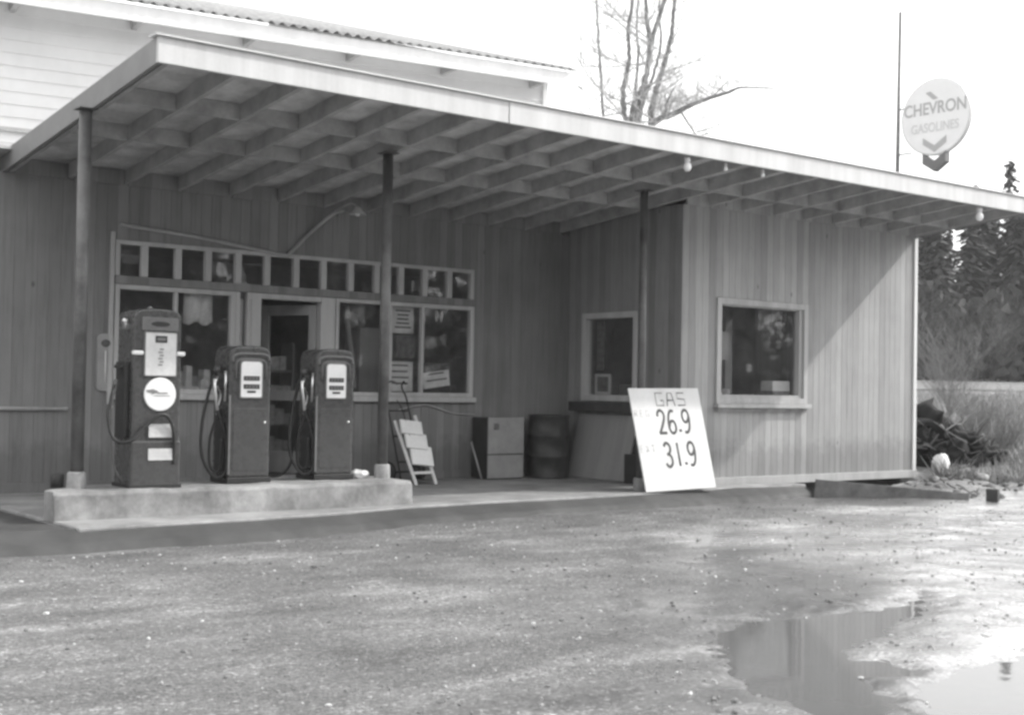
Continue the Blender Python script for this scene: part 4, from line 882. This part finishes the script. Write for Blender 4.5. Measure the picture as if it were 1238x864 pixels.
for i, (x, y, s) in enumerate(((4.3, -1.35, .09), (3.7, -1.05, .07), (4.9, -1.3, .06), (5.6, -1.2, .10), (3.9, -1.75, .05))):
    mb = MB(); blob(mb, (0, 0, .3*s), s, 40+i, (1.2, .9, .7), 2, .2); o = mb.build('rock', M['stone']); o.location = (x, y, gz(x, y)); tag(o, ['broad grey rock on the dirt mound below the wing corner', 'small rock half buried on the mound by the plank', 'small grey rock on the slope behind the sack', 'large grey rock farthest right on the dirt slope', 'pebble sized rock at the front of the mound'][i], 'rock', 'rocks on the dirt mound')
mb = MB(); rnd = random.Random(77)
for k in range(150):
    x, y = rnd.uniform(3.0, 6.6), rnd.uniform(-2.0, -.2)
    if y > -.75 and x < 4.8: continue
    a = rnd.uniform(0, PI); ln = rnd.uniform(.05, .28); z = gz(x, y)+.012; r = rnd.uniform(.004, .014)
    mb.tube([(x, y, z), (x+math.cos(a)*ln*.5, y+math.sin(a)*ln*.5, z+rnd.uniform(0, .05)), (x+math.cos(a)*ln, y+math.sin(a)*ln, z+rnd.uniform(-.01, .06))], r, 5)
for k in range(60):
    x, y = rnd.uniform(3.0, 6.6), rnd.uniform(-2.1, -.2)
    if y > -.75 and x < 4.8: continue
    s_ = rnd.uniform(.015, .06); blob(mb, (x, y, gz(x, y)+s_*.3), s_, k, (1.2, 1, .7), 1, .3)
o = mb.build('debris', M['timber'], None, fix=False); o['kind'] = 'stuff'; o['label'] = 'broken sticks and clods strewn over the dirt by the wing'; o['category'] = 'debris'
# far road and its bank
def ribbon(name, D0, D1, l0, l1, dz, m):
    mb = MB(); n = 90; sy, cy = math.sin(YAW), math.cos(YAW); vs = []
    for i in range(n+1):
        l = l0+(l1-l0)*i/n
        for D in np.linspace(D0, D1, 4):
            dd = D+.10*l*0; x = CAM.x+dd*sy+l*cy; y = CAM.y+dd*cy-l*sy; vs.append((x, y, gz(x, y)+dz))
    mb.add(vs, [(i*4+k, i*4+k+1, (i+1)*4+k+1, (i+1)*4+k) for i in range(n) for k in range(3)], True); return mb.build(name, M[m], None, fix=False)
structure(ribbon('road', 61, 72, 12, 70, .05, 'road'))
# ================================================================== vegetation
def pt(D, l, z): return Vector((CAM.x+D*math.sin(YAW)+l*math.cos(YAW), CAM.y+D*math.cos(YAW)-l*math.sin(YAW), z))
def px3(u, v, D):          # only used once, to lay out branch shapes: a direction from the viewpoint taken to a real distance
    return CAM+(fw+r2*((u-619)/1580.88)+u2*((432-v)/1580.88))*(D/ (fw+r2*((u-619)/1580.88)+u2*((432-v)/1580.88)).dot(Vector((math.sin(YAW), math.cos(YAW), 0))))
def twigs(mb, base, d, length, r, depth, rnd, spread=.6):
    n = 5; p = Vector(base); pts = [p.copy()]; dd = Vector(d).normalized()
    for i in range(n):
        dd = (dd+Vector((rnd.uniform(-1, 1), rnd.uniform(-1, 1), rnd.uniform(-.5, .9)))*.16).normalized(); p = p+dd*length/n; pts.append(p.copy())
    mb.tube(pts, [r*(1-.75*i/n) for i in range(n+1)], 4 if depth < 2 else 5, False)
    if depth <= 0: return
    for i in range(1, n+1):
        for k in range(2 if depth > 1 else 1):
            a = Vector((rnd.uniform(-1, 1), rnd.uniform(-1, 1), rnd.uniform(-.1, .8))).normalized()
            twigs(mb, pts[i], dd*(1-spread)+a*spread, length*rnd.uniform(.38, .6), r*.45, depth-1, rnd, spread)
def bare_tree(name, label, stems, seed, base, tw=.0, tlen=1.3, group='bare trees behind the station'):
    rnd = random.Random(seed); root = tag(empty(name, base), label, 'tree', group); inv = Vector(base)
    mb = MB(); cr = MB()
    for pts, r0, r1 in stems:
        sp = spline([Vector(p)-inv for p in pts], 6); n = len(sp); rr = [r0+(r1-r0)*i/(n-1) for i in range(n)]
        for i in range(1, n-1): sp[i] = sp[i]+Vector((rnd.uniform(-1, 1), rnd.uniform(-1, 1), 0))*rr[i]*.35
        mb.tube(sp, rr, 8)
        for i in range(n//4, n):
            for k in range(2):
                if rnd.random() < tw*.62:
                    a = Vector((rnd.uniform(-1, 1), rnd.uniform(-1, 1), rnd.uniform(-.1, .7))).normalized(); twigs(cr, sp[i], a, tlen*rnd.uniform(.5, 1.1), max(.006, min(.022, rr[i]*.35)), 2, rnd)
    mb.build('trunk', M['bark'], root, fix=False); cr.build('crown', M['twig'], root, fix=False); return root
DT = 28
def stem(pxs, D=DT, r0=.1, r1=.04, base=None):
    pts = [px3(u, v, D) for u, v in pxs]
    if base is not None: pts = [Vector(base)]+pts
    return (pts, r0*.72, r1*.8)
def foot(u, D, jx=0):
    p = px3(u, 300, D); return Vector((p.x+jx, p.y, gz(p.x, p.y)-.1))
b1 = foot(735, 29); bare_tree('bare_tree', 'single slender bare tree just right of the white roof', [stem([(731, 200), (729, 140), (727, 100), (724, 60), (722, 20), (719, -40), (716, -110)], 29, .055, .02, b1)], 11, b1, .3, 1.2)
b2 = foot(768, 28)
bare_tree('bare_tree', 'dark many stemmed bare tree rising behind the canopy', [
    stem([(763, 230), (756, 145), (753, 118), (757, 90), (761, 70), (760, 35), (765, 0), (768, -80)], 28, .10, .035, b2),
    stem([(760, 220), (763, 146), (771, 118), (780, 98), (784, 72), (787, 50), (803, 2), (815, -60), (822, -120)], 28.3, .12, .045, b2),
    stem([(787, 52), (783, 34), (781, 10), (778, -60)], 28.3, .085, .04), stem([(771, 150), (768, 110), (772, 70), (770, 30), (774, -40)], 28.6, .05, .02), stem([(776, 130), (792, 84), (799, 50), (797, 10), (801, -50)], 28.9, .05, .02),
    stem([(771, 220), (772, 148), (777, 118), (780, 98)], 28.3, .10, .09, b2)], 12, b2, .24, 1.8)
b3 = foot(787, 28.8); bare_tree('bare_tree', 'bare tree bending slightly right, beside the many stemmed tree', [stem([(786, 240), (787, 150), (790, 122), (797, 98), (806, 68), (813, 35), (816, 0), (824, -90)], 28.8, .12, .045, b3)], 13, b3, .15, 1.5)
b4 = foot(782, 27); bare_tree('bare_tree', 'leaning bare tree with a long low limb reaching right over the canopy', [stem([(784, 200), (789, 152), (818, 136), (848, 122), (880, 112), (897, 106), (937, 107)], 27, .12, .012, b4), stem([(789, 152), (803, 140), (806, 125), (815, 106)], 27, .06, .02), stem([(824, 136), (836, 155), (843, 163), (857, 162)], 27, .03, .014), stem([(843, 160), (862, 154), (884, 143)], 27, .02, .01), stem([(850, 121), (862, 116), (880, 98)], 27, .025, .012)], 14, b4, .62, .7)

rr = random.Random(5)
# conifers: trunk plus drooping needle sprays
def conifer_mesh(seed, h, rbase, dens=1.0):
    rnd = np.random.default_rng(seed); vs = []; fs = []; z = .06*h
    while z < h*.985:
        f = 1-z/h; nb = int(5+6*f*dens); R = rbase*(f**.82)*rnd.uniform(.75, 1.12)+.12
        for k in range(nb):
            a = rnd.uniform(0, 2*PI); r = R*rnd.uniform(.6, 1.08); ns = max(4, int(r*7*dens))
            for s in range(ns):
                q = (s+rnd.uniform(.2, .9))/ns; rr = r*q; zz = z-.28*rr*q+rnd.uniform(-.32, .32); w = (.10+.16*(1-q)*r*.5+rnd.uniform(0, .10)); l = .14+.16*rnd.random()
                aa = a+rnd.uniform(-.34, .34); c, s_ = math.cos(aa), math.sin(aa); t = rnd.uniform(-.6, .6); o = len(vs)
                vs += [(c*(rr-l)-s_*w*.4, s_*(rr-l)+c*w*.4, zz+.05), (c*(rr-l)+s_*w*.4, s_*(rr-l)-c*w*.4, zz+.05+t*.1), (c*(rr+l)+s_*w*.8, s_*(rr+l)-c*w*.8, zz-.14+t*w), (c*(rr+l*1.3), s_*(rr+l*1.3), zz-.20), (c*(rr+l)-s_*w*.8, s_*(rr+l)+c*w*.8, zz-.14-t*w)]
                fs.append((o, o+1, o+2, o+3, o+4))
        z += h*.018+.10+.25*f
    return vs, fs
CON = []
for i, (h, r) in enumerate(((15, 3.0), (13, 3.3), (17, 3.2))):
    vs, fs = conifer_mesh(60+i, h, r, 1.0); mb = MB(); mb.add(vs, fs); mt = MB(); mt.tube([(0, 0, -.5), (.05, 0, h*.5), (0, .05, h*.98)], [.24, .14, .02], 7)
    CON.append((mb, mt, h))
def conifer(i, loc, s, rz, label, group):
    mb, mt, h = CON[i]
    if isinstance(mb, MB):
        t = empty('evergreen_tree', loc); c = mb.build('crown', M['needle'], t, fix=False); k = mt.build('trunk', M['bark'], t, fix=False); CON[i] = ((t, c, k), None, h)
    else:
        t0, c0, k0 = mb; t = t0.copy(); col.objects.link(t)
        for q in (c0, k0): n = q.copy(); col.objects.link(n); n.parent = t
    t.location = loc; t.scale = (s, s, s*1.0); t.rotation_euler = (0, 0, rz); tag(t, label, 'tree', group)
    return t
def wood(name, spots, m, label, seed):
    """a far-off wood that reads as one mass"""
    r = np.random.default_rng(seed); V = []; F = []; off = 0
    base = [conifer_mesh(80+i, h, rr_, .75) for i, (h, rr_) in enumerate(((12, 3.0), (12, 3.4), (12, 2.6)))]
    for x, y, z, s in spots:
        vs, fs = base[r.integers(3)]; v = np.array(vs); a = r.uniform(0, 2*PI); c, sn = math.cos(a), math.sin(a)
        v = np.stack([(v[:, 0]*c-v[:, 1]*sn)*s*r.uniform(.85, 1.25)+x, (v[:, 0]*sn+v[:, 1]*c)*s+y, v[:, 2]*s+z], -1)
        V.append(v); F.append(np.array(fs)+off); off += len(v)
    V = np.concatenate(V).astype(np.float32); F = np.concatenate(F).astype(np.int32); me = bpy.data.meshes.new(name); me.vertices.add(len(V)); me.vertices.foreach_set('co', V.reshape(-1))
    me.loops.add(F.size); me.loops.foreach_set('vertex_index', F.reshape(-1)); me.polygons.add(len(F)); me.polygons.foreach_set('loop_start', (np.arange(len(F))*5).astype(np.int32)); me.polygons.foreach_set('loop_total', np.full(len(F), 5, np.int32)); me.update(calc_edges=True); me.materials.append(M[m])
    o = bpy.data.objects.new(name, me); col.objects.link(o); o['kind'] = 'stuff'; o['label'] = label; o['category'] = 'wood'; return o
spots = []
for row, D in enumerate((78, 83, 89, 96)):
    l = 11.+row*.9
    while l < 46:
        p = pt(D+rr.uniform(-2, 2), l+rr.uniform(-1, 1), 0); spots.append((p.x, p.y, gz(p.x, p.y)-.3, rr.uniform(.84, 1.06)*(1 if l > 24 else .93))); l += 1.9
wood('wood', spots, 'needle', 'dense dark wood of evergreens beyond the far road', 3)
# unseen wood added behind the camera so the window panes reflect dark
spots = []
for i in range(66):
    x = -40+rr.uniform(-.7, .7)+i*1.45; y = -36-rr.uniform(0, 7); spots.append((x, y, -.3, rr.uniform(1.0, 1.45)))
wood('wood', spots, 'needle', 'unseen dark wood added opposite the station for the window reflections', 4)
p = pt(84, 84*(1219-619)/1580, 0); p.z = gz(p.x, p.y); conifer(2, p, 13.9/17, 1., 'tallest ragged evergreen, its tip rising over the right end of the canopy', 'evergreens of the wood')
p = pt(86, 86*(1177-619)/1580, 0); p.z = gz(p.x, p.y); conifer(0, p, 12.7/15, 2., 'slim evergreen whose faint tip shows right of the round sign', 'evergreens of the wood')
# undergrowth that reads as one mass at the foot of the wood
def brush_mass(name, boxes, m, seed, size=.35, n=4000):
    r = np.random.default_rng(seed); V = []; F = []
    for (D0, D1, l0, l1, h) in boxes:
        D = r.uniform(D0, D1, n); l = r.uniform(l0, l1, n); x = CAM.x+D*math.sin(YAW)+l*math.cos(YAW); y = CAM.y+D*math.cos(YAW)-l*math.sin(YAW)
        z0 = ground_z(x, y)[0]; hh = h*(.35+.65*fbm(l*.5, D*.5, seed)/.6); z = z0+hh*r.random(n)
        a = r.uniform(0, 2*PI, n); t = r.uniform(-1, 1, n); s = size*r.uniform(.4, 1.1, n)
        dx, dy = np.cos(a)*s, np.sin(a)*s; o = len(V)
        for i in range(n):
            V += [(x[i]-dx[i], y[i]-dy[i], z[i]), (x[i]+dx[i]*.2, y[i]+dy[i]*.2, z[i]-s[i]*.5), (x[i]+dx[i], y[i]+dy[i], z[i]+t[i]*s[i]), (x[i], y[i], z[i]+s[i]*.8)]; F.append((o+4*i, o+4*i+1, o+4*i+2, o+4*i+3))
    me = bpy.data.meshes.new(name); me.from_pydata(V, [], F); me.materials.append(M[m]); o = bpy.data.objects.new(name, me); col.objects.link(o); return o
o = brush_mass('undergrowth', [(72, 78, 14, 60, 5.0)], 'needle', 4, .5, 9000); o['kind'] = 'stuff'; o['label'] = 'dark undergrowth along the foot of the wood'; o['category'] = 'undergrowth'
# dry grass on the bank
def grass(name, n, D0, D1, l0, l1, h, m, seed):
    r = np.random.default_rng(seed); D = D0+(D1-D0)*r.random(n)**1.6; k = r.random(n); l = (l0+(l1-l0)*k)*D; x = CAM.x+D*math.sin(YAW)+l*math.cos(YAW); y = CAM.y+D*math.cos(YAW)-l*math.sin(YAW)
    ok = ~((x < 5.0) & (y > -.9)) & ~((x < 5.8) & (y > -.7) & (y < 1)) ; x, y, D = x[ok], y[ok], D[ok]; n = len(x); z = ground_z(x, y)[0]
    cl = fbm(x*.6, y*.6, seed+1); hh = h*(.3+1.1*np.clip((cl-.3)*2, 0, 1))*r.uniform(.5, 1.2, n); a = r.uniform(0, 2*PI, n); w = .006+.0006*D; ln = r.normal(0, .45, (n, 2))*hh[:, None]
    V = np.zeros((n, 3, 3)); V[:, 0] = np.stack([x-np.cos(a)*w, y-np.sin(a)*w, z-.03], -1); V[:, 1] = np.stack([x+np.cos(a)*w, y+np.sin(a)*w, z-.03], -1); V[:, 2] = np.stack([x+ln[:, 0], y+ln[:, 1], z+hh], -1)
    me = bpy.data.meshes.new(name); me.from_pydata(V.reshape(-1, 3).tolist(), [], np.arange(3*n).reshape(-1, 3).tolist()); me.materials.append(M[m]); o = bpy.data.objects.new(name, me); col.objects.link(o); o['kind'] = 'stuff'; return o
o = grass('grass', 26000, 17.6, 56, .26, .52, .40, 'drygrass', 71); o['label'] = 'dry winter grass over the bank right of the station'; o['category'] = 'grass'
# bare shrubs on the bank
def shrub(name, label, D, l, h, seed, m='brush', n=16, group='bare shrubs on the bank'):
    rnd = random.Random(seed); p = pt(D, l, 0); p.z = gz(p.x, p.y)-.03; t = tag(empty(name, p), label, 'shrub', group); mb = MB()
    for i in range(n):
        a = rnd.uniform(0, 2*PI); d = Vector((math.cos(a)*.5, math.sin(a)*.5, rnd.uniform(.7, 1.3))); twigs(mb, (rnd.uniform(-.1, .1), rnd.uniform(-.1, .1), 0), d, h*rnd.uniform(.5, .8), .006+.004*h/3, 2, rnd, .55)
    mb.build('branches', M[m], t, fix=False); return t
def lat(u, D): return (u-619)/1580.88*D
shrub('bare_shrub', 'tall pale twiggy shrub on the bank beyond the corner of the wing', 34, lat(1150, 34), 2.9, 21, n=22)
shrub('bare_shrub', 'low twiggy shrub at the right edge of the bank', 21, lat(1215, 21), 1.0, 22, n=26)
shrub('bare_shrub', 'dense low shrub on the bank between the root heap and the right edge', 23.5, lat(1180, 23.5), 1.1, 23, n=30)
shrub('bare_shrub', 'wide bare shrub at the foot of the wood across the road', 73, lat(1200, 73), 5.0, 24, n=16)
shrub('bare_shrub', 'bare shrub at the foot of the wood nearest the wing', 74, lat(1130, 74), 6.0, 25, n=12)

# ================================================================== light, sky, camera
to_sun = Vector((2.25, -1, 1.92)).normalized()
sun = bpy.data.lights.new('sun', 'SUN'); sun.energy = 2.0; sun.angle = math.radians(1.5); sun.color = (1, .985, .96)
so = bpy.data.objects.new('sun', sun); col.objects.link(so); so.rotation_euler = (-to_sun).to_track_quat('-Z', 'Y').to_euler()
w = bpy.data.worlds.new('World'); scn.world = w; w.use_nodes = True; nt = w.node_tree; bg = nt.nodes['Background']
sky = nt.nodes.new('ShaderNodeTexSky'); sky.sky_type = 'NISHITA'; sky.sun_disc = False; sky.sun_elevation = math.asin(to_sun.z); sky.sun_rotation = math.atan2(to_sun.x, to_sun.y); sky.dust_density = 6; sky.air_density = 1.2
bw = nt.nodes.new('ShaderNodeRGBToBW'); L(nt, sky.outputs[0], bw.inputs[0])
# thin white overcast: the veil evens the sky out
ml = nt.nodes.new('ShaderNodeMath'); ml.operation = 'MULTIPLY_ADD'; L(nt, bw.outputs[0], ml.inputs[0]); ml.inputs[1].default_value = .35; ml.inputs[2].default_value = 5.8
L(nt, ml.outputs[0], bg.inputs[0]); bg.inputs[1].default_value = .15
cam = bpy.data.cameras.new('camera'); co = bpy.data.objects.new('camera', cam); col.objects.link(co)
mw = Matrix((r2, u2, -fw)).transposed().to_4x4(); mw.translation = CAM; co.matrix_world = mw
cam.sensor_width = 36; cam.lens = 45.97; cam.clip_end = 3000; cam.clip_start = .05
scn.camera = co
vs_ = scn.view_settings; vs_.view_transform = 'Standard'; vs_.look = 'None'; vs_.exposure = .88; vs_.gamma = 1; vs_.use_curve_mapping = False
scn.cycles.filter_width = 2.9
scn.cycles.max_bounces = 8; scn.cycles.transparent_max_bounces = 12
